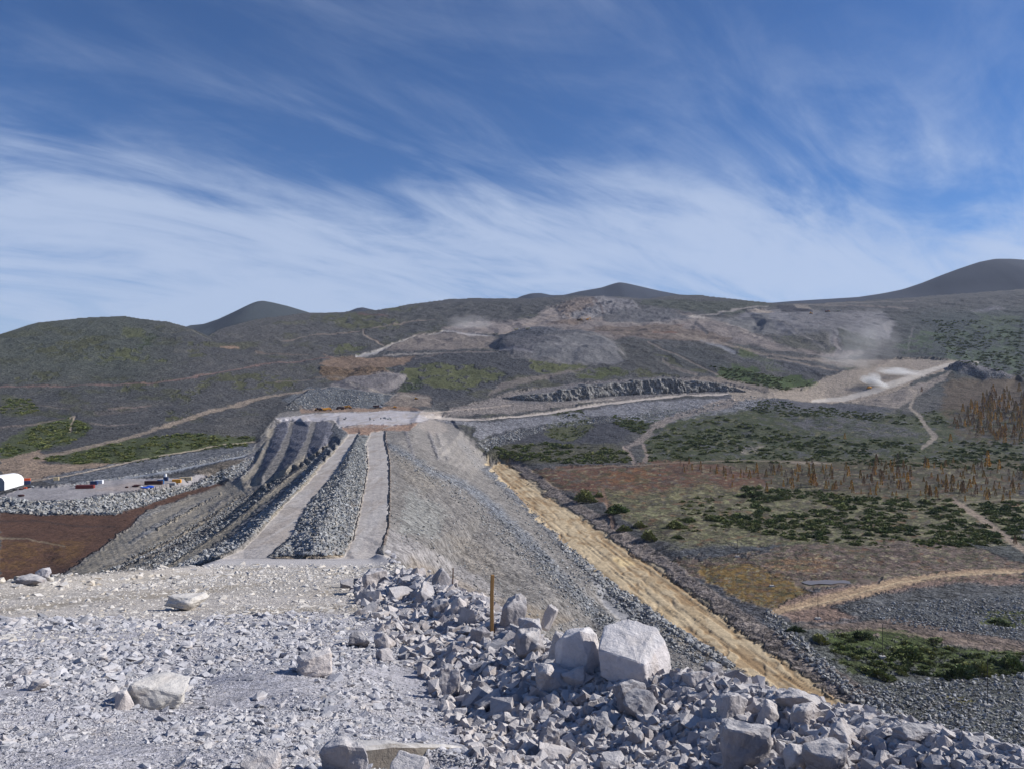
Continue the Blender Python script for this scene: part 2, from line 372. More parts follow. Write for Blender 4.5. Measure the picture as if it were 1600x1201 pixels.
# right valley: green, dark scree, marsh and lichen
region([(800,655),(960,640),(1010,650),(960,705),(880,700),(770,712),(750,700)], (70,72,80), 5, 2, .9, .8)
region([(740,702),(860,690),(980,700),(985,722),(800,724),(752,716)], (84,84,70), 5, 3, .8)
region([(1010,690),(1060,655),(1130,635),(1200,632),(1300,640),(1420,650),(1480,640),(1600,640),(1600,735),(1300,730),(1010,722)], (74,80,56), 6, 4, .9, .6)
region([(1230,655),(1330,650),(1400,665),(1450,680),(1420,684),(1340,680),(1250,672)], (92,92,100), 7, 4, .8, .8)
region([(1050,600),(1180,600),(1200,618),(1400,640),(1380,655),(1200,645)], (92,94,104), 5, 3, .7)
moss([(860,645),(910,640),(930,665),(900,690),(860,680)], (80,84,58), .8, -.3); moss([(955,648),(1030,655),(1020,672),(975,664)], GREEN, 1, -.6)
region([(1480,590),(1600,590),(1600,700),(1500,690),(1470,640)], (90,78,66), 6, 5, .8, .6)
region([(1060,720),(1600,715),(1600,790),(1300,790),(1060,775),(1000,740)], (86,80,62), 8, 7, .85, .5, MARSH)
region([(800,740),(870,732),(980,726),(1060,720),(1180,735),(1200,760),(1060,790),(960,790),(900,770),(850,760)], (104,76,62), 8, 3, .95, .35, MARSH)
region([(930,740),(1000,728),(1040,740),(990,757),(940,752)], (126,90,58), 6, 4, .6)
region([(940,770),(1100,760),(1600,780),(1600,850),(1300,855),(1050,850),(975,810)], (132,132,98), 9, 8, .85, .5, MARSH)
region([(940,770),(1100,760),(1600,780),(1600,850),(1300,855),(1050,850),(975,810)], (84,80,66), 7, 3, .85, None, None, (0, .0, .2, 2))
region([(1040,862),(1130,852),(1240,850),(1250,868),(1180,882),(1080,880)], (76,80,86), 4, 2, .95, .7)
region([(1400,850),(1600,850),(1600,885),(1500,872)], (80,84,84), 4, 2, .9, .7)
region([(1050,872),(1160,868),(1250,848),(1340,852),(1420,846),(1530,855),(1600,880),(1600,905),(1400,912),(1250,920),(1150,910),(1080,895)], (114,101,94), 9, 2, .95, .5, MARSH, None, 2.0)
region([(1190,878),(1280,868),(1310,885),(1260,895),(1210,890)], (140,112,84), 5, 3, .8, None, None, None, 2)
region([(1085,880),(1170,882),(1250,905),(1265,925),(1210,948),(1160,938),(1110,905)], (120,98,54), 9, 3, .95, .3, MARSH)
region([(1085,880),(1170,882),(1250,905),(1265,925),(1210,948),(1160,938),(1110,905)], (110,92,60), 6, 3, .7, None, None, (0, .12, .2, 2))
region([(1210,948),(1260,925),(1340,915),(1480,890),(1600,886),(1600,925),(1450,935),(1340,965),(1240,972)], (134,114,104), 5, 2, .9, .5)
region([(1300,945),(1380,925),(1500,910),(1600,915),(1600,1005),(1450,990),(1350,970)], (88,92,96), 5, 3, .95, .9)
region([(1240,975),(1400,965),(1600,1000),(1600,1030),(1420,1000),(1260,990)], (122,108,100), 5, 3, .8, .6)
region([(1210,968),(1330,990),(1450,1000),(1600,1025),(1600,1200),(1450,1180),(1330,1105),(1260,1030)], (92,96,94), 5, 4, .95, .95)
moss([(1290,985),(1400,985),(1480,1010),(1600,1020),(1600,1050),(1480,1056),(1400,1030),(1300,1020)], (72,84,48), .9, -.35); moss([(1310,1025),(1400,1040),(1390,1056),(1330,1055)], (70,80,50), .9, -.3)
moss([(1530,960),(1600,955),(1600,980),(1540,978)], (80,88,52), .9, -.4); moss([(1470,1085),(1530,1095),(1500,1102)], (96,92,48), .9, -.4)
# left side: shrubs, cut bank, pad, brown meadow
region([(0,690),(60,660),(110,650),(145,668),(110,692),(50,704),(0,722)], (76,84,56), 5, 3, .9, .6); region([(55,716),(130,700),(200,686),(290,676),(400,683),(385,697),(300,704),(215,722),(120,724)], (72,80,54), 4, 2, .95, .6)
region([(0,615),(45,622),(60,640),(30,655),(0,650)], (82,86,66), 4, 3, .7)
region([(0,718),(60,700),(75,716),(60,724),(170,722),(290,712),(330,705),(230,722),(140,738),(60,750),(0,745)], (146,130,116), 4, 2, .95, .5)
region([(50,748),(180,723),(300,706),(420,690),(420,712),(330,722),(200,745),(110,758)], (104,108,116), 3, 1.5, .95, .95, PAD)
strip([(40,752,1.5),(110,742,1),(180,726,1),(260,710,1),(330,698,1),(400,688,1)], (160,150,138), .7, .8, .9, .3, TRACK)
strip([(120,756,2.5),(200,745,2.5),(270,735,2),(330,722,1.8),(405,707,1)], (140,146,156), .8, 1, .9, .2, PAD)
region([(0,775),(30,762),(95,758),(200,745),(290,745),(335,735),(300,757),(190,768),(130,778),(70,782),(25,780)], (158,156,160), 3, 2, .95, .15, PAD)
region([(130,768),(200,752),(280,750),(220,764)], (160,150,146), 3, 3, .7)
region([(0,775),(25,777),(60,782),(130,779),(200,768),(300,757),(345,733),(400,712),(380,742),(340,752),(225,787),(180,800),(60,803),(0,798)], (112,120,132), 3, 1.5, .95, 1, PAD, None, 1.5)
region([(300,735),(380,712),(385,735),(340,748)], (118,110,100), 4, 2, .7, .9)
region([(0,800),(60,803),(180,801),(225,789),(340,752),(352,757),(300,775),(225,797),(200,826),(160,852),(90,900),(0,960)], (90,68,58), 3, 1.5, 1, .25, MARSH)
region([(0,845),(80,850),(150,842),(110,880),(0,900)], (118,92,58), 8, 6, .6, None, None, (0, 0, .3, 1))
strip([(0,815,1.2),(50,812,1),(120,820,1),(180,822,1)], (66,56,54), 2, 1.2, .8); strip([(0,838,1.2),(40,840,.8),(100,852,.8)], (150,140,120), 2, 1, .7)
strip([(335,748,4),(362,742,2)], (72,80,50), 2, 2, .9)
# dam
region([(85,905),(165,851),(200,826),(225,797),(300,773),(350,757),(395,700),(428,655),(445,642),(560,636),(690,640),(745,700),(775,722),(860,810),(960,906),(1030,962),(1150,1040),(1240,1095),(1330,1180),(85,1000)],
       (130,128,127), 2, 1.2, 1, .55, DAMC, None, .5)
region([(90,905),(168,851),(203,826),(228,797),(300,774),(330,800),(250,850),(160,905)], (146,140,128), 3, 3, .9, .4)
region([(160,905),(300,845),(440,735),(520,680),(540,690),(440,800),(330,880)], (146,140,128), 3, 3, .8, .4)
region([(225,800),(330,770),(350,765),(300,810),(210,860),(150,890)], (140,144,152), 6, 6, .6, .5)
for ln, w, c in (([(526,690),(510,704),(480,740),(442,775),(405,805),(360,845),(300,884)], 9, (112,114,120)), ([(500,706),(460,737),(422,765),(385,797),(350,825),(255,886)], 2.5, (112,110,108)),
                 ([(494,712),(452,738),(415,768),(378,800),(335,832),(222,893)], 3.5, (118,118,118)), ([(440,744),(405,770),(362,804),(320,834),(195,894)], 2.5, (124,122,118))):
    strip([(x, y, w*(1.1 if y > 760 else .6)) for x, y in ln], c, 2, 1.6, .9, .9)
for dk in ([(497,652),(520,660),(518,688),(498,702),(477,716),(487,686)], [(463,652),(486,656),(478,686),(462,714),(433,740),(448,705)], [(432,660),(455,655),(446,680),(434,706),(400,750),(417,705)]):
    region(dk, (112,114,126), 1.5, 1.2, .95, .7)
region([(415,683),(424,668),(413,695),(398,725),(372,748),(362,746),(385,715)], (112,114,122), 2, 1.5, .9, .7)
region([(538,652),(546,676),(520,700),(514,690),(524,660)], (112,116,122), 2, 1.5, .95, .95)
# mound between the two roads
region([(560,676),(580,676),(571,697),(573,730),(566,770),(559,806),(548,845),(530,868),(430,870),(455,840),(468,812),(483,785),(502,765),(527,735),(543,708)], (132,136,138), 2, 1.2, 1, 1, DAMC, None, 1.2)
region([(560,790),(556,808),(546,842),(532,866),(540,820),(552,760)], (162,156,150), 2, 3, .8, .5)
region([(425,872),(450,850),(540,846),(535,868),(470,874)], (150,138,122), 3, 2, .9, 1)
# right face
region([(607,690),(640,700),(720,790),(800,880),(870,960),(830,980),(720,900),(640,850),(606,830)], (124,122,121), 3, 3, .8, .5)
region([(608,700),(660,720),(700,760),(660,770),(620,730)], (140,134,124), 8, 8, .35); region([(700,830),(760,850),(790,900),(730,890)], (140,133,124), 8, 8, .4); region([(640,760),(700,800),(680,840),(620,830)], (146,150,150), 8, 8, .5)
strip([(604,692,4),(640,712,5),(680,740,5),(710,750,6),(740,765,6),(780,800,8),(830,850,8),(880,905,8),(940,965,8),(1010,1020,8)], (122,130,142), 7, 6, .8, 1, None, 1.6)
strip([(720,690,5),(745,720,6),(800,770,5),(860,830,5),(930,900,6),(1000,960,6),(1100,1030,7),(1200,1090,7)], (124,128,136), 5, 3, .85, 1, None, 1.6)
strip([(880,850,2.5),(905,870,3),(935,895,3),(960,915,2.5),(1010,950,2),(1080,1000,2),(1140,1030,2)], (92,94,102), 2, 2, .9, 1)
for q in range(11):                                   # long grooves raked down the right face
    x0_ = 612+q*15; strip([(x0_, 700+q*7, 1.0), (x0_+48+q*4, 775+q*10, 1.6), (x0_+120+q*9, 880+q*9, 2.4)], (104,104,108) if q % 2 else (150,147,145), 5, 5, .26, .7)
region([(640,655),(700,650),(742,690),(745,700),(768,722),(740,740),(690,720),(650,690)], (144,141,139), 3, 3, .7, .4)
for ln in ([(632,668),(648,715)], [(664,655),(685,715)], [(676,655),(700,715)]): strip([(x, y, 2.5) for x, y in ln], (122,122,128), 2, 2, .7, .7)
region([(662,648),(695,655),(702,672),(680,680),(655,668)], (160,153,148), 3, 4, .7, .3); region([(685,665),(700,690),(708,715),(690,712)], (166,162,158), 2, 3, .6, .3)
region([(606,824),(640,840),(760,905),(800,950),(770,975),(690,915),(640,880),(600,862)], (152,150,152), 3, 3, .8, .45)
region([(640,868),(700,895),(770,930),(900,966),(860,978),(760,955),(640,895)], (132,120,104), 4, 6, .5, .5)
region([(925,905),(950,920),(985,962),(975,975),(940,940)], (156,158,164), 3, 3, .8, .2)
region([(1040,960),(1100,1000),(1180,1060),(1120,1050),(1030,985)], (132,124,112), 4, 4, .7, .5)
# far plateau and its dirt bank
region([(430,652),(470,648),(530,644),(600,641),(660,641),(690,650),(640,662),(600,668),(530,668),(522,655),(440,658)], (184,182,188), 2, 1.2, 1, .15, ROAD)
region([(535,668),(560,662),(640,662),(655,658),(640,672),(600,672),(575,678),(545,676)], (158,132,116), 2.5, 1.5, .9, .6)
region([(470,636),(520,632),(580,636),(640,632),(660,640),(580,641),(470,645)], (150,128,112), 2, 1.2, .85, .5)
region([(655,640),(700,648),(690,655),(660,650)], (170,160,154), 2, 2, .8, .3)
# roads on the dam
region([(601,672),(602,692),(607,717),(608,755),(607,792),(605,825),(599,845),(589,863),(610,868),(640,895),(540,905),(300,905),(330,884),(352,868),(380,857),(410,827),(445,787),(480,755),(500,730),(522,705),(546,677),(561,674),(541,710),(526,735),(501,765),(483,785),(468,812),(456,837),(418,868),(440,876),(500,874),(538,868),(549,842),(559,805),(566,770),(573,730),(571,695),(580,674)],
       (176,172,170), 1.8, 1.2, 1, .12, ROAD, None, .1)
strip([(603,675,1),(604,692,1),(609,717,1),(610,755,1),(609,792,1),(607,825,1.5),(600,848,2)], (118,106,100), 1, .8, .85, .8)
strip([(552,842,1),(561,805,1),(568,770,1),(575,730,1),(573,697,1)], (150,142,136), 1, .8, .7, .8)
for ln in ([(583,690),(586,740),(580,800),(566,860)], [(592,690),(597,740),(592,800),(576,862)], [(540,700),(500,755),(430,830),(390,868)]): strip([(x, y, 1.2) for x, y in ln], (158,154,156), 1, 2, .6)
rdm = (CLS == ROAD)*1.0
blend(rdm*smooth(0, .35, fbm(XX/7, YY/26, 4, 121)), (160,152,146), .6); blend(rdm*smooth(.1, .4, fbm(XX/2.5, YY/40, 3, 123)), (188,186,186), .5)
# smoother buff lifts between them
for ln, w in (([(425,672),(412,700),(398,735),(365,765),(300,800),(215,852),(120,895)], 6), ([(404,748),(350,792),(275,842),(190,893)], 5), ([(440,738),(395,778),(325,836),(240,890)], 4), ([(360,758),(300,782),(225,818),(150,880)], 7)):
    strip([(x, y, w*(1.3 if y > 790 else .8)) for x, y in ln], (156,149,136), 2, 3, .75, .3, None, .4)
# further rocky lifts of the left face, running down to the toe
for ln, w, c in (([(428,752),(395,775),(350,808),(300,838),(160,898)], 1.6, (104,104,108)), ([(404,762),(365,792),(322,822),(262,856),(150,900)], 1.3, (100,98,98)), ([(380,772),(330,806),(280,838),(200,874)], 1.2, (106,102,98)),
                 ([(450,742),(420,764),(380,795),(330,828),(215,892)], 1.8, (96,97,102)), ([(345,770),(300,795),(245,826)], 1, (112,108,102))):
    strip([(x, y, w*(1.3 if y > 790 else .8)) for x, y in ln], c, 3, 1.6, .85, 1, None, 2)
# sand strip
SANDP = [(762,723),(793,722),(850,771),(900,801),(940,830),(1060,910),(1150,980),(1250,1049),(1345,1112),(1320,1120),(1240,1093),(1150,1038),(1030,963),(950,907),(900,866),(850,818),(800,764)]
region([(792,718),(815,722),(850,748),(900,782),(950,812),(1010,848),(1080,898),(1160,952),(1250,1012),(1360,1078),(1500,1180),(1350,1120),(1250,1051),(1150,982),(1060,912),(940,832),(850,773)], (134,126,122), 3, 2, .95, .8, DAMC)
region(SANDP, (192,176,148), 9, 2, 1, .1, SAND, None, .5)
region([(955,870),(985,868),(995,880),(970,885)], (228,206,160), 2, 2, .8)
blend(smooth(-2, 2, np.where(inpoly(VX, VY, SANDP), 4, -4))*smooth(.05, .3, fbm(XX/6, YY/18, 4, 131)), (168,148,118), .6)
# track marks pressed into the sand
SANDT = smooth(-2, 2, np.where(inpoly(VX, VY, SANDP), 4, -4))
tt = (XX+0.155*YY)                                     # across the strip
rut = smooth(.5, .66, vnoise(tt/1.5, YY/60, 51))*0.7 + smooth(.5, .7, vnoise(tt/2.0+fbm(XX/9, YY/14, 2, 53)*3, YY/12+fbm(XX/9, YY/9, 2, 55)*2, 52))*.7
blend(SANDT*np.clip(rut, 0, 1)*smooth(0, .3, fbm(XX/20, YY/30, 2, 57)+.35), (146,118,84), .75)
# middle ground behind the dam
region([(440,628),(480,606),(520,604),(600,612),(640,618),(600,634),(480,640)], (98,104,112), 3, 1.5, .9, .95)
region([(515,603),(545,588),(600,583),(637,587),(632,600),(610,612),(575,618),(535,608)], (126,122,124), 2, 1.5, .95, .5, DUMP)
for q in range(16): strip([(548+q*5.5, 588+abs(q-8)*.2, .7), (556+q*5.5-3, 614-abs(q-7)*.6, 1)], (104,102,108), 1.0, 1, .6)
region([(622,612),(676,620),(672,632),(630,634),(600,630)], (140,130,122), 3, 2, .85, .6)
region([(497,570),(520,561),(560,558),(625,558),(650,556),(630,572),(600,578),(570,576),(520,578)], (126,108,94), 3, 2, .95, .5)
region([(500,576),(545,577),(600,576),(612,588),(580,586),(530,600),(500,588)], (106,88,70), 4, 2, .85, .8, None, None, 2)
strip([(558,558,2),(590,550,2.2),(615,538,1.6),(650,526,1.2),(690,520,1.2)], (168,166,166), 1, 1, .9, .2, ROAD)
strip([(600,555,1),(650,554,1),(690,553,.8)], (150,146,142), 1, .8, .8, .2, TRACK)
region([(600,545),(650,525),(700,520),(770,528),(800,540),(760,545),(700,548),(640,552)], (130,122,118), 4, 3, .85, .5)
region([(690,515),(740,505),(830,500),(860,480),(880,490),(900,500),(860,515),(790,522),(740,525)], (140,132,130), 4, 3, .9, .4)
strip([(692,518,1.2),(708,518,1.5),(730,522,1.2),(770,525,1)], (184,180,180), 1, 1, .9, .1, ROAD)
region([(770,535),(800,518),(860,512),(930,520),(975,540),(982,562),(930,570),(860,568),(800,560)], (112,111,113), 3, 2, .95, .6, DUMP)
region([(770,535),(800,518),(880,512),(940,522),(920,532),(840,535)], (88,90,97), 3, 2, .8, 1)
strip([(782,548,1.5),(830,556,1.2),(900,556,1),(970,553,1)], (142,140,146), 1, 1, .8, .2, TRACK); region([(770,545),(830,548),(870,552),(820,555)], (98,98,106), 2, 2, .7)
# quarry terraces
region([(868,482),(900,466),(940,462),(985,468),(1000,484),(960,490),(915,500),(880,500)], (122,121,126), 3, 1.5, .95, .9, CUT, None, 2)
region([(868,482),(890,470),(925,462),(932,478),(900,492),(876,496)], (110,98,92), 4, 3, .8, .8, None, None, 2)
strip([(925,464,1.2),(935,478,1.5),(944,492,1)], (96,84,82), 2, 1, .8); strip([(870,484,1),(895,500,1.5)], (150,136,126), 2, 1, .8)
region([(830,510),(870,500),(950,495),(1000,485),(1050,488),(1120,498),(1180,520),(1240,545),(1300,548),(1350,550),(1320,560),(1220,548),(1150,535),(1060,525),(960,530),(900,515)], (134,126,124), 5, 3, .9, .5)
region([(955,490),(1000,484),(1040,487),(1080,498),(1020,506),(970,502)], (110,110,118), 4, 2, .8, .9)
strip([(960,505,1),(1040,503,1),(1090,495,1),(1150,485,1.2),(1200,478,.8)], (156,150,148), 1, 1, .8, .2, TRACK); strip([(1080,495,2),(1100,498,2)], (190,182,174), 1, 1.5, .7)
for yy in (512, 518): strip([(930,yy,.8),(1000,yy+1,1),(1070,yy-3,.8)], (120,96,84), 1.5, 1, .7)
region([(1000,505),(1080,515),(1160,530),(1210,540),(1160,535),(1060,525)], (112,108,112), 4, 3, .6, .9)
region([(1165,488),(1230,482),(1300,486),(1380,488),(1400,505),(1390,530),(1310,535),(1290,548),(1230,525),(1190,520),(1150,498)], (116,116,122), 4, 4, .85, .4, DUMP)
region([(1160,490),(1230,490),(1245,520),(1190,522),(1150,500)], (122,122,128), 3, 3, .8, .3)
region([(1214,476),(1240,478),(1270,486),(1262,491),(1232,490),(1214,482)], (58,58,68), 1.5, 1, .95, .8)
region([(1168,487),(1190,484),(1212,489),(1200,492),(1172,492)], (168,158,148), 2, 1, .8, .9)
region([(1240,475),(1262,478),(1270,484),(1245,482)], (150,142,134), 2, 1, .7, .8)
region([(1515,485),(1560,480),(1570,486),(1520,491)], (112,112,120), 3, 2, .8)
region([(1200,530),(1290,528),(1305,540),(1290,552),(1240,545)], (88,88,86), 4, 2, .8, .8)
strip([(1305,535,3),(1312,548,3),(1306,552,4)], (136,130,130), 1.5, 1.5, .85, .3); strip([(1428,510,1.5),(1422,530,1.5),(1420,545,1)], (118,118,120), 1.5, 1.5, .6)
region([(1125,560),(1180,558),(1300,575),(1360,592),(1300,592),(1200,575)], (88,90,98), 5, 3, .5)
for pl_, c_, g_ in (([(780,525),(796,518),(843,511),(878,512),(865,528),(832,539),(780,543)], (82,85,94), 1), ([(832,541),(900,533),(940,534),(982,560),(964,570),(880,566),(832,560)], (112,113,117), .4),
    ([(958,538),(1006,533),(1030,560),(1046,578),(990,577),(966,556)], (76,77,78), .7), ([(1032,543),(1095,543),(1125,556),(1147,577),(1069,575)], (72,75,78), .8), ([(937,493),(990,484),(1042,482),(1084,499),(1003,505),(950,503)], (96,97,102), .9),
    ([(922,512),(1042,507),(1108,520),(1147,530),(1120,540),(1040,530),(964,525)], (114,103,96), .6), ([(1105,497),(1200,496),(1215,520),(1200,525),(1174,517),(1130,508)], (108,109,112), .3), ([(853,507),(890,500),(927,501),(900,508)], (116,103,95), .6),
    ([(1307,523),(1364,530),(1372,545),(1320,548)], (70,75,72), .8), ([(785,540),(870,536),(880,545),(800,548)], (92,93,100), .8)):
    region(pl_, c_, 2.5, 1.5, .9, g_)
for pts_, w_, c_ in (([(1021,520),(1058,521)], 1.2, (110,78,66)), ([(1087,507),(1105,521)], 2.5, (68,68,76)), ([(1095,533),(1120,541),(1147,552)], 2.8, (128,131,140)), ([(1105,499),(1150,513),(1200,533),(1240,546)], 1.1, (138,132,128)),
    ([(780,524),(806,514),(850,500),(885,486)], 1.3, (142,132,126)), ([(930,507),(1000,505),(1060,504),(1110,500)], .9, (140,134,130)), ([(1290,474),(1360,472),(1431,471)], .9, (112,108,107)), ([(1307,482),(1400,480),(1487,480)], 1.1, (66,66,72)), ([(1240,476),(1330,477),(1420,483)], .8, (120,114,112)),
    ([(560,490),(605,495)], 1.8, (94,76,72)), ([(400,551),(482,557)], .9, (104,94,88)), ([(900,515),(960,518),(1040,514)], 1.0, (84,76,74)), ([(960,528),(1040,522),(1100,530),(1150,540)], .9, (96,88,84)), ([(860,550),(940,548),(975,556)], .8, (136,134,136)),
    ([(1012,534),(1040,548),(1080,566),(1130,590)], 1.1, (122,114,108)), ([(1036,562),(1050,575),(1090,586)], 2.2, (116,110,106)), ([(650,560),(700,552),(780,550)], 1.2, (112,106,104)), ([(540,603),(575,612),(640,620),(668,622)], 1.0, (150,144,138)), ([(503,608),(530,605)], 1.2, (156,150,144)), ([(590,588),(612,589)], 1.3, (160,152,146)),
    ([(1200,560),(1260,572),(1310,578)], 1.6, (126,118,112)), ([(1180,500),(1230,515),(1290,545)], 1.0, (126,124,124)), ([(930,540),(935,560)], .8, (98,98,104)), ([(0,640),(40,634),(110,640)], .9, (104,98,94)), ([(255,520),(300,516),(330,530)], .8, (98,98,88)), ([(430,600),(500,590),(540,588)], 1, (110,102,96))):
    strip([(x, y, w_) for x, y in pts_], c_, 1.3, .9, .85, .4)
# tracks on the hills
T = (150,138,126)
strip([(0,605,1),(90,604,1),(170,602,1.2),(240,600,1.3),(290,592,1),(330,584,.9),(400,572,.8),(520,560,.7)], (118,98,94), 1.2, .9, .85, .4, TRACK)
strip([(60,713,3),(110,704,2.2),(190,688,2.2),(270,662,2.5),(330,643,3),(400,625,3),(440,616,2.5),(490,610,2)], T, 1.4, 1.2, .85, .6, TRACK)
strip([(110,655,1.8),(118,652,1.5),(110,672,2.2)], T, .8, 1, .85, .3, TRACK); strip([(0,668,1),(50,665,1),(100,655,1)], (126,116,110), 1, 1, .7)
strip([(140,663,1),(170,665,1.2),(215,662,.8)], (132,124,120), 1, 1, .7); strip([(170,640,1),(215,637,1),(235,632,1)], (134,122,116), 1.2, 1, .8); strip([(150,645,2),(200,643,2),(230,640,1)], (112,104,100), 2, 2, .5)
strip([(345,542,1),(360,543,3),(372,544,1.5)], (160,136,118), 1, 1, .8)
strip([(440,534,.7),(480,526,.7),(560,518,.8),(600,510,.8),(650,502,.8),(680,500,.7)], (124,114,106), 1, .8, .8, .3, TRACK)
strip([(568,518,1.2),(570,524,1.5),(582,530,1.3),(600,540,1.2)], (140,128,118), .7, .9, .9, .3, TRACK); strip([(505,555,.8),(525,562,.8)], (140,124,112), 1, .8, .7)
# right-hand road with its rock cut
region([(690,652),(760,648),(850,640),(900,634),(960,624),(1050,616),(1150,613),(1150,605),(1100,596),(1000,592),(900,600),(830,608),(790,615),(700,640)], (138,132,130), 4, 2, .9, .85, DAMC)
region([(790,628),(830,610),(850,606),(900,600),(960,595),(1030,588),(1100,592),(1150,605),(1130,612),(1050,616),(960,622),(900,628),(850,629)], (118,116,120), 2.5, 1.5, .95, .9, DAMC, None, .3)
region([(680,656),(760,660),(850,651),(900,643),(960,634),(1050,624),(1200,622),(1180,640),(1100,650),(1040,665),(940,650),(860,662),(800,672),(745,690),(740,670)], (132,134,142), 4, 2, .9, .95)
strip([(668,650,2.5),(700,653,2),(760,656,1.6),(850,646,1.6),(900,638,1.8),(960,629,2.2),(1050,619,1.8),(1140,615,1.8)], (188,180,174), .7, .9, .95, .1, ROAD)
strip([(655,646,1.2),(700,642,1.2),(770,636,1),(800,632,1)], (170,160,152), .8, .8, .85, .2, TRACK); strip([(900,628,1.5),(960,622,1.5)], (168,162,156), .8, .8, .7)
region([(780,600),(830,590),(880,580),(925,574),(860,592),(800,606),(760,620)], (130,122,118), 3, 2, .7, .5)
strip([(975,700,3),(1000,690,4),(1020,668,5),(1060,650,5),(1110,636,6),(1150,626,7)], (138,130,126), 2.5, 2, .9, .8, TRACK)
strip([(975,700,2.5),(988,712,2.5),(990,722,3)], (140,128,122), 1.5, 1.5, .9, .6, TRACK); strip([(1005,695,2.5),(1012,712,2.5),(1008,720,2.5)], (140,128,122), 1.5, 1.5, .9, .6, TRACK)
strip([(880,733,.8),(960,728,.8),(1060,722,.8),(1160,719,.8),(1300,722,1)], (142,130,116), 1, 1, .7, .3, TRACK)
# broad dusty terrace with the truck
region([(1020,520),(1100,528),(1160,545),(1230,558),(1300,562),(1420,562),(1480,565),(1440,580),(1395,592),(1370,600),(1300,588),(1250,612),(1200,612),(1140,600),(1060,592),(1130,590),(1220,610),(1280,600),(1310,585),(1340,575),(1260,565),(1180,552)], (138,128,120), 3, 2, .85, .4)
region([(1130,600),(1200,612),(1260,608),(1290,590),(1320,580),(1360,578),(1400,560),(1480,562),(1528,566),(1520,575),(1480,580),(1440,590),(1400,612),(1380,622),(1340,630),(1290,628),(1210,622),(1150,628)], (156,146,136), 3, 1.5, .95, .45, DAMC)
region([(1280,625),(1340,628),(1400,611),(1450,596),(1490,580),(1475,594),(1400,640),(1360,632)], (146,138,132), 2, 1.5, .9, .6)
strip([(1270,626,2),(1320,622,4),(1370,608,5),(1410,594,5),(1450,580,4),(1480,570,3),(1530,566,1)], (190,184,178), 1, 1.5, .9, .1, ROAD)
strip([(1330,604,1.5),(1345,610,1.5),(1365,590,1)], (168,160,150), 1.5, 1.5, .6)
region([(1482,575),(1500,568),(1530,570),(1560,580),(1588,594),(1540,592),(1500,584)], (104,104,112), 2, 1.2, .95, 1, DUMP, None, 2)
strip([(1420,606,2),(1432,612,2.5),(1428,625,2),(1422,636,2.5),(1436,650,3),(1452,672,3.5),(1462,682,4),(1448,696,3),(1440,700,2)], (146,138,130), 1.5, 1.5, .9, .5, TRACK)
strip([(1340,705,2),(1370,706,3),(1372,714,2)], (140,132,124), 2, 2, .8); strip([(1150,698,2),(1190,700,4),(1160,705,3)], (140,134,128), 2, 2, .8)
strip([(1215,722,1.5),(1290,722,1.5)], (138,128,118), 1.5, 1.5, .7)
strip([(1490,780,3),(1505,790,5),(1540,815,5),(1575,840,5),(1605,860,5)], (150,136,124), 2, 2, .9, .4, TRACK); strip([(1500,784,2),(1540,783,1.5),(1600,780,1.5)], (138,130,112), 1, 1, .7, .3, TRACK)
strip([(942,765,3),(950,790,2),(958,822,4)], (132,108,92), 1.5, 2, .8, .4, TRACK)
strip([(1210,955,4),(1270,940,8),(1340,925,9),(1400,910,8),(1450,900,5),(1520,893,4),(1605,890,3)], (172,150,124), 2.5, 3, .85, .3, TRACK)
strip([(1230,952,.8),(1320,932,1),(1400,910,1),(1460,899,1),(1600,892,1)], (196,178,148), 1, 1, .7, .2)
strip([(1290,975,1.5),(1400,985,1.5),(1500,998,2),(1600,1012,2)], (136,122,110), 1.5, 1.5, .7, .5, TRACK)
for q in range(10): strip([(1245+q*9, 850+q*1.5, .8), (1235+q*12, 872+q, 1)], (108,88,84), 2, 1, .5)
for x, y in ((1245,868),(1330,858),(1290,880),(1390,866),(1480,866),(1420,878),(1150,872),(1540,870),(1200,890)): strip([(x-30,y+3,1.2),(x,y,2),(x+34,y+2,1)], (96,80,80), 3, 1.5, .55)
region([(1240,905),(1290,902),(1380,900),(1375,912),(1300,917),(1245,916)], (116,104,98), 3, 2, .9, .1)
# patchy ground on the flats: heath, lichen, bare earth
flat_ = smooth(715, 735, VY)*smooth(760, 840, VX)*(CLS == MARSH)
for c_, sd_, th_, sx_, sy_ in (((70,60,54), 101, .12, 9, 2.6), ((150,146,118), 103, .30, 7, 2.2), ((72,76,54), 105, .15, 12, 3.2), ((112,82,62), 107, .35, 15, 3.5), ((96,92,90), 109, .25, 6, 2)):
    blend(flat_*smooth(th_-.05, th_+.12, fbm(VX/sx_, VY/sy_, 4, sd_)), c_, .6)
gv = smooth(635, 650, VY)*smooth(735, 722, VY)*smooth(990, 1020, VX)*(CLS == HILL)
for c_, sd_, th_ in (((56,66,42), 111, .0), ((108,106,84), 113, .35), ((84,86,92), 115, .25)):
    blend(gv*smooth(th_-.05, th_+.12, fbm(VX/9, VY/3, 4, sd_)), c_, .7)
# the ramp
RM = isramp.astype(float)
blend(RM, (178,172,168)); blend(RM*smooth(-.3, .4, fbm(XX/8, YY/20, 3, 71)), (160,152,140), .7)
GR = GR*(1-RM)+.5*RM; CLS[isramp] = RAMPC
jn = RM*smooth(884, 878, VY)*smooth(310,345,VX); blend(jn, (184,182,184), .9); GR = GR*(1-jn)+.12*jn
CLS[(jn > .5)] = ROAD
COL *= np.array([1.03, 1.0, .955])
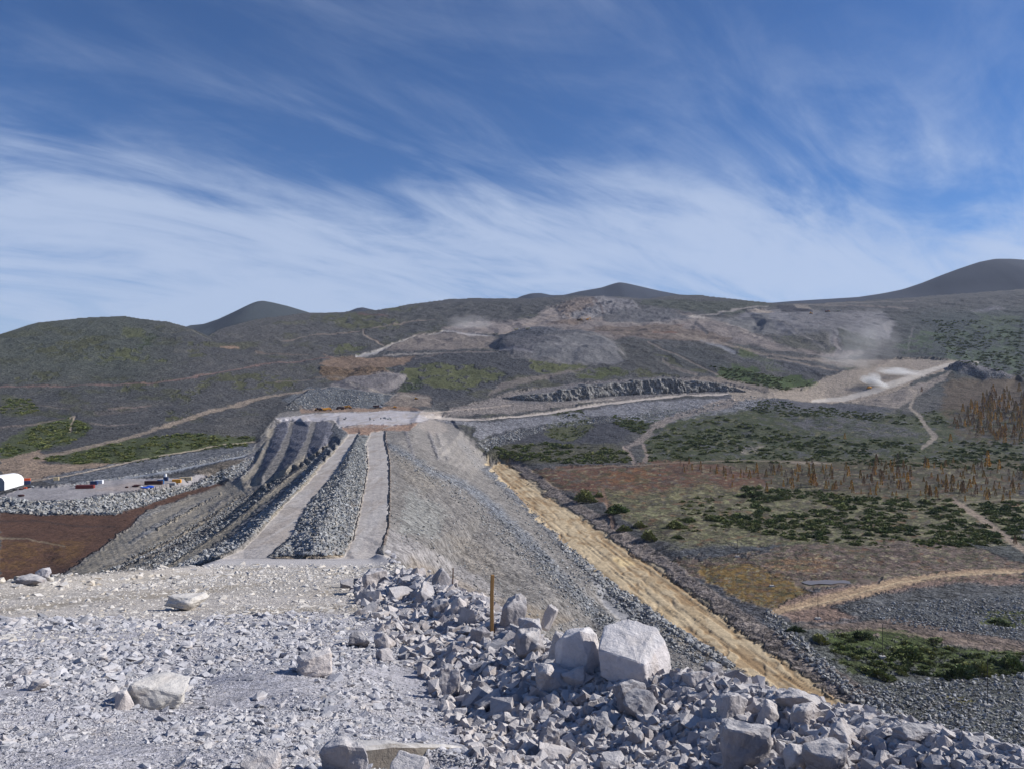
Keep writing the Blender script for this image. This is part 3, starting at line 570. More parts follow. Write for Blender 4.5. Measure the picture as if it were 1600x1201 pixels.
# ------------------------------------------------------------- relief
nat = np.clip(REL, 0, None)*np.where(isramp, 0, 1)
gul = 1-np.abs(fbm(XX/70+.5*nw1, YY/150, 4, 81))*2
rel = nat*((fbm(XX/40, YY/55, 5, 83)*0.0026*YY) + gul*0.0018*YY*np.where(YY > 900, 1, 0))*smooth(160, 420, YY)
damk = np.isin(CLS, (DAMC, ROAD, SAND, PAD)).astype(float)
rel = rel*(1-damk) + damk*GR*(fbm(XX/3.2, YY/5, 3, 85)*0.7*np.clip(REL, .4, 2)*smooth(800, 380, YY))
btt = np.isin(CLS, (CUT,)).astype(float)
rel = rel + btt*(np.abs(fbm(XX/7, YY/60, 3, 87))*4-1.6)
rel = rel + SANDT*(-.4*rut+.08*fbm(XX/1.5, YY/4, 2, 88)) + GR**2*fbm(XX/2.0, YY/2.6, 2, 89)*.35*np.clip(YY/600, .3, 2)*(1-btt)
skyd = VY-skyrow(VX)
# tipped heaps stand proud of the slope behind them
for pl_, hgt, wd in (([(770,548),(772,530),(800,516),(860,510),(930,518),(975,540),(982,562),(930,570),(860,570),(800,562)], .0085, 16), ([(515,603),(545,588),(600,583),(637,587),(632,600),(610,612),(575,618),(535,608)], .006, 9), ([(440,640),(480,608),(520,605),(600,614),(600,632),(480,639)], .006, 9), ([(1165,488),(1300,486),(1400,500),(1390,530),(1290,545),(1190,520)], .007, 18), ([(1482,577),(1500,567),(1560,578),(1590,595),(1540,594)], .006, 6)):
    ins_ = inpoly(VX+2*n2*2, VY+n4, pl_); d_, _ = segdist(VX, VY, pl_, True); rel = rel + np.where(ins_, smooth(0, wd, d_)*hgt*YY, 0)
Z1 = Z0 + np.where(isramp, 0, rel)*np.clip(smooth(-2, 14, skyd), .25, 1)
# ------------------------------------------------------------- materials
def new_mat(name):
    m = bpy.data.materials.new(name); m.use_nodes = True; t = m.node_tree; b = t.nodes['Principled BSDF']
    b.inputs['Roughness'].default_value = 0.95; b.inputs['Specular IOR Level'].default_value = 0.15
    return m, t, b
def noise(t, vec, scale, detail=4, rough=.55, dist=0):
    n = t.nodes.new('ShaderNodeTexNoise'); n.inputs['Scale'].default_value = scale; n.inputs['Detail'].default_value = detail
    n.inputs['Roughness'].default_value = rough; n.inputs['Distortion'].default_value = dist
    if vec is not None: t.links.new(vec, n.inputs['Vector'])
    return n
GA = 1.04
def terrain_mat(name, gain=.84):
    m, t, b = new_mat(name)
    at = t.nodes.new('ShaderNodeAttribute'); at.attribute_name = 'surface'
    geo = t.nodes.new('ShaderNodeNewGeometry'); pos = geo.outputs['Position']
    g = at.outputs['Alpha']
    big = noise(t, pos, 0.06, 3); mid = noise(t, pos, 0.45, 3, .7); fin = noise(t, pos, 1.7, 3, .8)
    vo = t.nodes.new('ShaderNodeTexVoronoi'); vo.inputs['Scale'].default_value = 0.55; t.links.new(pos, vo.inputs['Vector'])
    vs = t.nodes.new('ShaderNodeSeparateColor'); t.links.new(vo.outputs['Color'], vs.inputs[0])
    vo2 = t.nodes.new('ShaderNodeTexVoronoi'); vo2.inputs['Scale'].default_value = 1.4; t.links.new(pos, vo2.inputs['Vector'])
    vs2 = t.nodes.new('ShaderNodeSeparateColor'); t.links.new(vo2.outputs['Color'], vs2.inputs[0])
    # brightness variation, stronger where the ground is coarse
    def c(o): return mathn(t, 'SUBTRACT', o, 0.5)
    s1 = mathn(t, 'ADD', mathn(t, 'MULTIPLY', c(vs.outputs[0]), 0.9), mathn(t, 'MULTIPLY', c(vs2.outputs[0]), 0.8))
    vo3 = t.nodes.new('ShaderNodeTexVoronoi'); vo3.inputs['Scale'].default_value = 0.19; t.links.new(pos, vo3.inputs['Vector'])
    vs3 = t.nodes.new('ShaderNodeSeparateColor'); t.links.new(vo3.outputs['Color'], vs3.inputs[0])
    s1 = mathn(t, 'ADD', s1, mathn(t, 'MULTIPLY', c(vs3.outputs[0]), .35))
    s2 = mathn(t, 'ADD', mathn(t, 'MULTIPLY', c(mid.outputs[0]), 1.9), mathn(t, 'MULTIPLY', c(fin.outputs[0]), 1.3))
    sg = mathn(t, 'MULTIPLY', mathn(t, 'ADD', s1, s2), mathn(t, 'ADD', mathn(t, 'MULTIPLY', g, 1.15), 0.10))
    sg = mathn(t, 'ADD', sg, mathn(t, 'MULTIPLY', c(big.outputs[0]), 0.45))
    f = mathn(t, 'MAXIMUM', mathn(t, 'ADD', sg, 1.0), 0.30)
    f = mathn(t, 'MULTIPLY', f, gain)
    vm = t.nodes.new('ShaderNodeVectorMath'); vm.operation = 'SCALE'; t.links.new(at.outputs['Color'], vm.inputs[0]); t.links.new(f, vm.inputs[3])
    hs = t.nodes.new('ShaderNodeHueSaturation'); hs.inputs['Saturation'].default_value = 1.0; t.links.new(vm.outputs[0], hs.inputs['Color'])
    t.links.new(hs.outputs[0], b.inputs['Base Color'])
    bp = t.nodes.new('ShaderNodeBump'); bp.inputs['Strength'].default_value = 0.8; bp.inputs['Distance'].default_value = 1.0
    h = mathn(t, 'MULTIPLY', mathn(t, 'ADD', mathn(t, 'MULTIPLY', fin.outputs[0], .5), mathn(t, 'ADD', mathn(t, 'MULTIPLY', mid.outputs[0], 1.4), mathn(t, 'MULTIPLY', vo.outputs['Distance'], -.35))), mathn(t, 'ADD', mathn(t, 'MULTIPLY', g, 1.3), .05))
    t.links.new(mathn(t, 'ADD', h, mathn(t, 'MULTIPLY', mathn(t, 'MULTIPLY', noise(t, pos, .11, 5, .65).outputs[0], 9.0), g)), bp.inputs['Height']); t.links.new(bp.outputs[0], b.inputs['Normal'])
    return m
TERR = terrain_mat('rubble_and_scree')
def near_mat():
    m, t, b = new_mat('crushed_rock')
    at = t.nodes.new('ShaderNodeAttribute'); at.attribute_name = 'surface'
    geo = t.nodes.new('ShaderNodeNewGeometry'); pos = geo.outputs['Position']
    n1_ = noise(t, pos, 1.2, 6, .7); n2_ = noise(t, pos, 14, 4, .8)
    vo = t.nodes.new('ShaderNodeTexVoronoi'); vo.inputs['Scale'].default_value = 16; t.links.new(pos, vo.inputs['Vector'])
    vs = t.nodes.new('ShaderNodeSeparateColor'); t.links.new(vo.outputs['Color'], vs.inputs[0])
    vo2 = t.nodes.new('ShaderNodeTexVoronoi'); vo2.inputs['Scale'].default_value = 38; t.links.new(pos, vo2.inputs['Vector'])
    vs2 = t.nodes.new('ShaderNodeSeparateColor'); t.links.new(vo2.outputs['Color'], vs2.inputs[0])
    def c(o): return mathn(t, 'SUBTRACT', o, 0.5)
    f = mathn(t, 'ADD', 1.0, mathn(t, 'ADD', mathn(t, 'MULTIPLY', c(vs.outputs[0]), .45), mathn(t, 'ADD', mathn(t, 'MULTIPLY', c(vs2.outputs[0]), .5), mathn(t, 'ADD', mathn(t, 'MULTIPLY', c(n1_.outputs[0]), .8), mathn(t, 'MULTIPLY', c(n2_.outputs[0]), .6)))))
    f = mathn(t, 'MULTIPLY', f, GA)
    vm = t.nodes.new('ShaderNodeVectorMath'); vm.operation = 'SCALE'; t.links.new(at.outputs['Color'], vm.inputs[0]); t.links.new(f, vm.inputs[3])
    t.links.new(vm.outputs[0], b.inputs['Base Color'])
    bp = t.nodes.new('ShaderNodeBump'); bp.inputs['Strength'].default_value = .9; bp.inputs['Distance'].default_value = .06
    h = mathn(t, 'ADD', mathn(t, 'MULTIPLY', vo.outputs['Distance'], -.12), mathn(t, 'ADD', mathn(t, 'MULTIPLY', n1_.outputs[0], 2.2), mathn(t, 'MULTIPLY', n2_.outputs[0], .9)))
    t.links.new(h, bp.inputs['Height']); t.links.new(bp.outputs[0], b.inputs['Normal'])
    return m
NEARM = near_mat()
def rock_mat(name, cols, dust=0.5, bumpd=.02, scale=1.0):
    """broken rock: colour differs from stone to stone, pale dust settles on upward faces, grain and small pits"""
    m, t, b = new_mat(name)
    oi = t.nodes.new('ShaderNodeObjectInfo'); cr = t.nodes.new('ShaderNodeValToRGB'); cr.color_ramp.interpolation = 'LINEAR'
    t.links.new(oi.outputs['Random'], cr.inputs[0])
    els = cr.color_ramp.elements
    for i, c in enumerate(cols):
        e = els[i] if i < 2 else els.new(0.5)
        e.position = i/(len(cols)-1); e.color = (*lin(c), 1)
    geo = t.nodes.new('ShaderNodeNewGeometry'); pos = geo.outputs['Position']
    a1 = noise(t, pos, 5*scale, 7, .68, .4); a2 = noise(t, pos, 40*scale, 4, .75); a3 = noise(t, pos, 3.1*scale, 4, .6)
    sp = t.nodes.new('ShaderNodeSeparateXYZ'); t.links.new(geo.outputs['Normal'], sp.inputs[0])
    up = ramp(t, mathn(t, 'ADD', sp.outputs[2], mathn(t, 'MULTIPLY', mathn(t, 'SUBTRACT', a1.outputs[0], .5), .9)), .35, 0, .95, 1)
    stain = ramp(t, a3.outputs[0], .50, 0, .72, .45)
    cst = mixc(t, stain, cr.outputs[0], tuple(lin((138,122,106))))
    col = mixc(t, mathn(t, 'MULTIPLY', up, dust), cst, tuple(lin((212,210,208))))
    v = mathn(t, 'ADD', 1.0, mathn(t, 'ADD', mathn(t, 'MULTIPLY', mathn(t, 'SUBTRACT', a1.outputs[0], .5), .55), mathn(t, 'ADD', mathn(t, 'MULTIPLY', mathn(t, 'SUBTRACT', a2.outputs[0], .5), .35), mathn(t, 'MULTIPLY', mathn(t, 'SUBTRACT', a3.outputs[0], .5), .5))))
    v = mathn(t, 'MULTIPLY', v, GA)
    vm = t.nodes.new('ShaderNodeVectorMath'); vm.operation = 'SCALE'; t.links.new(col, vm.inputs[0]); t.links.new(v, vm.inputs[3])
    t.links.new(vm.outputs[0], b.inputs['Base Color'])
    bp = t.nodes.new('ShaderNodeBump'); bp.inputs['Strength'].default_value = .75; bp.inputs['Distance'].default_value = bumpd
    h = mathn(t, 'ADD', mathn(t, 'MULTIPLY', a1.outputs[0], 2.0), mathn(t, 'MULTIPLY', a2.outputs[0], .35))
    t.links.new(h, bp.inputs['Height']); t.links.new(bp.outputs[0], b.inputs['Normal'])
    return m
ROCK_PALE = rock_mat('pale_quarried_rock', [(178,172,170),(144,142,148),(190,182,178),(160,158,162),(172,162,156),(128,126,130)], .4, .035)
ROCK_WHITE = rock_mat('white_quarried_rock', [(204,198,196),(196,190,190)], .5, .03)
ROCK_FRAG = rock_mat('rock_fragments', [(172,172,178),(96,100,110),(192,190,192),(150,152,162),(126,128,138),(200,196,194),(76,80,92),(182,178,176)], .3)
ROCK_TAN = rock_mat('buff_rock', [(172,162,146),(190,184,174),(150,138,124),(182,178,172)], .35)
ROCK_CUT = rock_mat('drilled_rock', [(126,120,112),(126,120,112)], .6)
ROCK_GREY = rock_mat('grey_rockfill', [(140,142,144),(112,115,118),(168,170,170),(128,131,132),(96,99,104),(184,184,182),(144,140,132)], .2, .15, .12)
def plain(name, rgb, rough=.7, metal=0, var=.12, spec=.3):
    m, t, b = new_mat(name); b.inputs['Roughness'].default_value = rough; b.inputs['Metallic'].default_value = metal; b.inputs['Specular IOR Level'].default_value = spec
    geo = t.nodes.new('ShaderNodeNewGeometry'); n = noise(t, geo.outputs['Position'], 1.3, 5, .7)
    f = mathn(t, 'ADD', 1-var, mathn(t, 'MULTIPLY', n.outputs[0], 2*var))
    vm = t.nodes.new('ShaderNodeVectorMath'); vm.operation = 'SCALE'; vm.inputs[0].default_value = tuple(lin(rgb)); t.links.new(f, vm.inputs[3])
    t.links.new(vm.outputs[0], b.inputs['Base Color']); return m
def leaf_mat(name, cols, trans=0):
    m, t, b = new_mat(name)
    oi = t.nodes.new('ShaderNodeObjectInfo'); cr = t.nodes.new('ShaderNodeValToRGB'); t.links.new(oi.outputs['Random'], cr.inputs[0])
    for i, c in enumerate(cols):
        e = cr.color_ramp.elements[i] if i < 2 else cr.color_ramp.elements.new(.5)
        e.position = i/(len(cols)-1); e.color = (*lin(c), 1)
    at = t.nodes.new('ShaderNodeAttribute'); at.attribute_name = 'tone'
    vm = t.nodes.new('ShaderNodeVectorMath'); vm.operation = 'SCALE'; t.links.new(cr.outputs[0], vm.inputs[0]); t.links.new(at.outputs['Fac'], vm.inputs[3])
    t.links.new(vm.outputs[0], b.inputs['Base Color']); b.inputs['Roughness'].default_value = .8
    return m

# ------------------------------------------------------------- ground meshes
idx = np.arange(NJ*NU).reshape(NJ, NU)
Q = np.stack([idx[:-1, :-1], idx[:-1, 1:], idx[1:, 1:], idx[1:, :-1]], -1).reshape(-1, 4)
# class of a cell: majority by its near-left corner, isolated specks merged
CQ = CLS[:-1, :-1].ravel()
VV = np.stack([XX, YY, Z1], -1).reshape(-1, 3); SUR = np.concatenate([np.clip(COL, 0, 1), GR[..., None]], -1).reshape(-1, 4).astype(np.float32)
# shared vertex normals so that neighbouring pieces meet without a seam
gz = np.gradient(Z1, axis=0); gy = np.gradient(YY, axis=0); gx0 = np.gradient(XX, axis=0)
hz_ = np.gradient(Z1, axis=1); hx = np.gradient(XX, axis=1)
NRM = np.cross(np.stack([hx, np.zeros_like(hx), hz_], -1), np.stack([gx0, gy, gz], -1)); NRM /= np.linalg.norm(NRM, axis=-1, keepdims=True)
NRM = NRM.reshape(-1, 3).astype(np.float32)
for k, nm in enumerate(CN):
    f = Q[CQ == k]
    if not len(f): continue
    used, inv = np.unique(f, return_inverse=True)
    me = mesh_from(nm, VV[used], inv.reshape(-1, 4), TERR, True)
    a_ = me.attributes.new('surface', 'FLOAT_COLOR', 'POINT'); a_.data.foreach_set('color', SUR[used].ravel())
    me.normals_split_custom_set_from_vertices([tuple(v) for v in NRM[used]])
    o = link(nm, me); o['kind'] = 'structure'
# near ground
t_ = np.linspace(-math.asinh(70), math.asinh(70), 470); xs = 2.2*np.sinh(t_)
ya = [-45.0]
while ya[-1] < 150:
    y = ya[-1]; ya.append(y + (1.2 if y < -2 else 0.05+0.006*max(y-2, 0)+ (0.4 if y < 1.5 else 0)))
ya[-1] = 150.0
NX, NYn = np.meshgrid(xs, np.array(ya)); NZ = np.maximum(ramp_z(NX, NYn), -86+.5*fbm(NX/20, NYn/20, 3, 5))
NCx = 800+F*NX/np.maximum(NYn, .3); NCy = 600-F*NZ/np.maximum(NYn, .3)
ncol = np.ones(NX.shape+(3,))*lin((166,160,152))
def nb(m, c):
    m = m[..., None]; ncol[:] = ncol*(1-m)+lin(c)*m
nb(smooth(-.3, .5, fbm(NX/5, NYn/12, 4, 91)), (178,172,166))
nb(smooth(-.1, .5, fbm(NX/3, NYn/9, 4, 93))*.7, (150,140,124)); nb(smooth(60, 110, NYn)*np.ones(NX.shape), (176,172,170))
# the paler blasted rubble ends where the graded gravel ramp begins
edge = 17+2.2*fbm(NX/3, NYn/3, 3, 95) + np.clip(NX+3, 0, 4)*4 - np.clip(-NX-8, 0, 8)*.3
rub = smooth(.8, -.8, NYn-edge)
nb(rub, (168,166,170)); nb(rub*smooth(0, .5, fbm(NX/1.2, NYn/1.2, 4, 97)), (150,150,158))
side = smooth(0, .8, np.where(inpoly(NX, NYn, RPOLY), 0, 1)*1.0); nb(side, (140,136,134))
iN = np.arange(NX.size).reshape(NX.shape)
fN = np.stack([iN[:-1, :-1], iN[:-1, 1:], iN[1:, 1:], iN[1:, :-1]], -1).reshape(-1, 4)
me = mesh_from('foreground_ground', np.stack([NX, NYn, NZ], -1).reshape(-1, 3), fN, NEARM, True)
a_ = me.attributes.new('surface', 'FLOAT_COLOR', 'POINT'); a_.data.foreach_set('color', np.concatenate([ncol, np.ones(NX.shape+(1,))*.5], -1).astype(np.float32).ravel())
o = link('foreground_ground', me); o['kind'] = 'structure'

# land beyond the frame and behind the camera
V = []; Fq = []
rr = [0, 120, 400, 1500, 5000, 14000, 30000]
for r in rr:
    for k in range(48):
        a = 2*math.pi*k/48; V.append((r*math.sin(a), r*math.cos(a), -112 if r < 9000 else -130))
for i in range(len(rr)-1):
    for k in range(48): Fq.append((i*48+k, i*48+(k+1) % 48, (i+1)*48+(k+1) % 48, (i+1)*48+k))
me = mesh_from('valley_plain', V, Fq, TERR); a_ = me.attributes.new('surface', 'FLOAT_COLOR', 'POINT')
a_.data.foreach_set('color', np.tile(np.array([*lin((92,94,92)), .6], np.float32), len(V)))
o = link('valley_plain', me); o['kind'] = 'structure'

# far mountains: ridges with real depth
def mountain(name, sk, Yc, depth, col, jag=0.0):
    px = np.linspace(sk[0][0], sk[-1][0], 160); row = np.interp(px, [s[0] for s in sk], [s[1] for s in sk])
    k = np.array([.25, .5, .25])
    for _ in range(2): row[1:-1] = np.convolve(row, k, 'valid')
    u = (px-800)/F; vs = np.linspace(-1, 1, 71)
    G_u, G_v = np.meshgrid(u, vs); Yg = Yc+G_v*depth; Xg = G_u*Yc
    top = (600-row)/F*Yc
    zt = np.interp(G_u, u, top)
    prof = 1-np.abs(G_v)**1.15
    zz = (zt+150)*prof-150 + fbm(Xg/420, Yg/420, 5, 61)*Yc*.012*(1-prof)*prof*4 + (1-np.abs(fbm(Xg/300, Yg/700, 4, 62)))*Yc*.006*(1-prof)
    i_ = np.arange(Xg.size).reshape(Xg.shape); f_ = np.stack([i_[:-1, :-1], i_[:-1, 1:], i_[1:, 1:], i_[1:, :-1]], -1).reshape(-1, 4)
    me = mesh_from(name, np.stack([Xg, Yg, zz], -1).reshape(-1, 3), f_, TERR, True)
    cc = np.ones(Xg.shape+(4,))*np.array([*lin(col), .35]); a_ = me.attributes.new('surface', 'FLOAT_COLOR', 'POINT'); a_.data.foreach_set('color', cc.astype(np.float32).ravel())
    o = link(name, me); o['kind'] = 'structure'; return o
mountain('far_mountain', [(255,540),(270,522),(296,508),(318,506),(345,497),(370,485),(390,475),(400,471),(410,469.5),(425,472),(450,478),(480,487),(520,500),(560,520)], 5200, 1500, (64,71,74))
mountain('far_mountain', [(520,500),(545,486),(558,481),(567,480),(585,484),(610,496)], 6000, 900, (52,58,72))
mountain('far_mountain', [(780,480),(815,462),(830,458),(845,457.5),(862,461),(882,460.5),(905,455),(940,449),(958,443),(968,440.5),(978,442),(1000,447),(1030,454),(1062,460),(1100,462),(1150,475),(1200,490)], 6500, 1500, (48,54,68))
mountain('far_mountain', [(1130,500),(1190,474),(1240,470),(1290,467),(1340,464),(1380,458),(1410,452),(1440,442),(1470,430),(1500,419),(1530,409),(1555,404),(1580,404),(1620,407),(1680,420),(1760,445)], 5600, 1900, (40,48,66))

# ------------------------------------------------------------- where things stand
def at(px, py):
    """world point of the far ground seen at a photo position"""
    u = (px-800)/F; i = int(np.clip(round((u-U[0])/(U[1]-U[0])), 0, NU-1))
    b = np.minimum.accumulate(600-F*Z1[:, i]/YJ)
    Y = float(np.interp(-py, -b, YJ)); return Vector((u*Y, Y, (600-py)/F*Y))
def ground(X, Y):
    if Y < 150: return float(np.maximum(ramp_z(np.array([X]), np.array([Y])), -86)[0])
    i = (X/Y-U[0])/(U[1]-U[0]); j = (math.log(Y)-math.log(150))/(math.log(5200/150))*(NJ-1)
    i = min(max(i, 0), NU-2); j = min(max(j, 0), NJ-2); a, b = int(i), int(j); s, t = i-a, j-b
    return float((Z1[b, a]*(1-s)+Z1[b, a+1]*s)*(1-t)+(Z1[b+1, a]*(1-s)+Z1[b+1, a+1]*s)*t)
_yn = np.exp(np.linspace(math.log(2.4), math.log(150), 420))
def near(px, py):
    """world point of the foreground seen at a photo position"""
    u = (px-800)/F; z = ramp_z(u*_yn, _yn); r = np.minimum.accumulate(600-F*z/_yn)
    Y = float(np.interp(-py, -r, _yn)); return Vector((u*Y, Y, (600-py)/F*Y))
# ------------------------------------------------------------- stones
def rock_mesh(name, seed, npts=16, boxy=.6, detail=0, mat=None, flat=1.0, rough=.045):
    r = random.Random(seed); bm = bmesh.new()
    for i in range(npts):
        v = Vector((r.uniform(-1, 1), r.uniform(-1, 1), r.uniform(-1, 1)))
        L = (abs(v.x)**4+abs(v.y)**4+abs(v.z)**4)**.25; S2 = v.length
        v = v/(L*boxy+S2*(1-boxy)); v *= r.uniform(.88, 1.0)
        bm.verts.new(v)
    h = bmesh.ops.convex_hull(bm, input=bm.verts[:])
    bmesh.ops.delete(bm, geom=[g for g in h['geom_interior'] if isinstance(g, bmesh.types.BMVert)], context='VERTS')
    bmesh.ops.dissolve_limit(bm, angle_limit=math.radians(14), verts=bm.verts[:], edges=bm.edges[:])
    if detail:
        bmesh.ops.bevel(bm, geom=bm.edges[:]+bm.verts[:], offset=.045, segments=1, affect='EDGES')
        bmesh.ops.triangulate(bm, faces=bm.faces[:])
        for _ in range(detail): bmesh.ops.subdivide_edges(bm, edges=[e for e in bm.edges if e.calc_length() > .16], cuts=1, use_grid_fill=False); bmesh.ops.triangulate(bm, faces=bm.faces[:])
        from mathutils import noise as mn
        for v in bm.verts:
            p = v.co*2.2+Vector((seed*3.1, seed*1.7, 0))
            q = v.co*7+Vector((seed, 0, 0))
            chip = max(0, mn.noise(p*.9+Vector((9, 9, 9)))-.25)
            v.co += v.co.normalized()*(mn.noise(p)*rough*2.2+mn.noise(q)*rough*.9-chip*.18)
    bmesh.ops.triangulate(bm, faces=bm.faces[:])
    lo = [min(v.co[i] for v in bm.verts) for i in range(3)]; hi = [max(v.co[i] for v in bm.verts) for i in range(3)]
    for v in bm.verts:
        v.co = Vector(((v.co.x-lo[0])/(hi[0]-lo[0])-.5, (v.co.y-lo[1])/(hi[1]-lo[1])-.5, (v.co.z-lo[2])/(hi[2]-lo[2])*flat))
    me = bpy.data.meshes.new(name); bm.to_mesh(me); bm.free()
    if mat: me.materials.append(mat)
    return me
def block_mesh(name, seed, pts, mat, detail=3, rough=.02):
    """a boulder from its own corner points (metres, base at z 0)"""
    bm = bmesh.new(); r = random.Random(seed)
    for p in pts: bm.verts.new(p)
    h = bmesh.ops.convex_hull(bm, input=bm.verts[:])
    bmesh.ops.delete(bm, geom=[g for g in h['geom_interior'] if isinstance(g, bmesh.types.BMVert)], context='VERTS')
    sz = max((v.co.length for v in bm.verts))
    bmesh.ops.dissolve_limit(bm, angle_limit=math.radians(9), verts=bm.verts[:], edges=bm.edges[:])
    bmesh.ops.bevel(bm, geom=bm.edges[:]+bm.verts[:], offset=.014*sz, segments=1, affect='EDGES')
    bmesh.ops.triangulate(bm, faces=bm.faces[:])
    for _ in range(detail): bmesh.ops.subdivide_edges(bm, edges=[e for e in bm.edges if e.calc_length() > .06*sz], cuts=1); bmesh.ops.triangulate(bm, faces=bm.faces[:])
    from mathutils import noise as mn
    for v in bm.verts:
        p = v.co/sz*2.6+Vector((seed*3.1, 0, 0)); q = p*3.3
        v.co += (v.co-Vector((0, 0, sz*.4))).normalized()*sz*rough*(mn.noise(p)*2+mn.noise(q)*.9+mn.noise(q*3)*.4)
    me = bpy.data.meshes.new(name); bm.to_mesh(me); bm.free(); me.materials.append(mat)
    return me
EX = set()
HB = 'large boulders on the rubble edge'
def boulder(px, base, w, h, seed, label, mat=None, rz=0., tilt=(0, 0), npts=18, boxy=.75, sink=.24, dep=.9, detail=3, cat='boulder'):
    p = near(px, base); w_ = w*p.y/F; h_ = h*p.y/F
    me = rock_mesh('boulder', seed, npts, boxy, detail, mat or ROCK_PALE)
    o = link('boulder', me); o.scale = (w_, w_*dep, h_*(1+sink)); o.location = (p.x, p.y+w_*dep*.45, p.z-h_*sink); o.rotation_euler = (tilt[0], tilt[1], rz)
    tag(o, label, cat, None); return o
# the two great blocks side by side: own corner points
def big(px, base, s, pts, seed, label, mat=None, sink=.08, rough=.02, zs=1.0):
    p = near(px, base); k = p.y/F*s
    me = block_mesh('boulder', seed, [(x*k, y*k, z*k*zs) for x, y, z in pts], mat or ROCK_PALE, 3, rough)
    o = link('boulder', me); o.location = (p.x, p.y+.25*k, p.z-sink*k); tag(o, label, 'boulder'); return o
big(997, 1068, 118, [(-.50,-.14,.16),(-.44,.4,.0),(.10,-.40,-.05),(-.04,-.36,.52),(-.50,-.10,.60),(-.47,.10,.66),(.50,.12,.0),(.53,.10,.34),(.44,.12,.66),(-.02,.46,.90),(-.38,.36,.80),(.36,.30,.80),(.15,.6,.2),(-.16,-.36,.03),(.06,-.37,.46)], 3,
    'huge pale block with a dusty top, right one of the two touching boulders', ROCK_WHITE, zs=.82)
big(908, 1066, 92, [(-.40,-.18,.0),(-.42,.2,.62),(-.30,-.1,.82),(.0,-.12,.93),(.30,.0,.86),(.40,.1,.4),(.36,-.12,.02),(.12,-.32,-.02),(.10,-.26,.5),(.3,.5,.0),(-.3,.5,.0),(.2,.4,.85),(-.2,.35,.80)], 8,
    'tall shaded grey boulder touching the left side of the huge pale block', ROCK_WHITE, rough=.015, zs=.98)
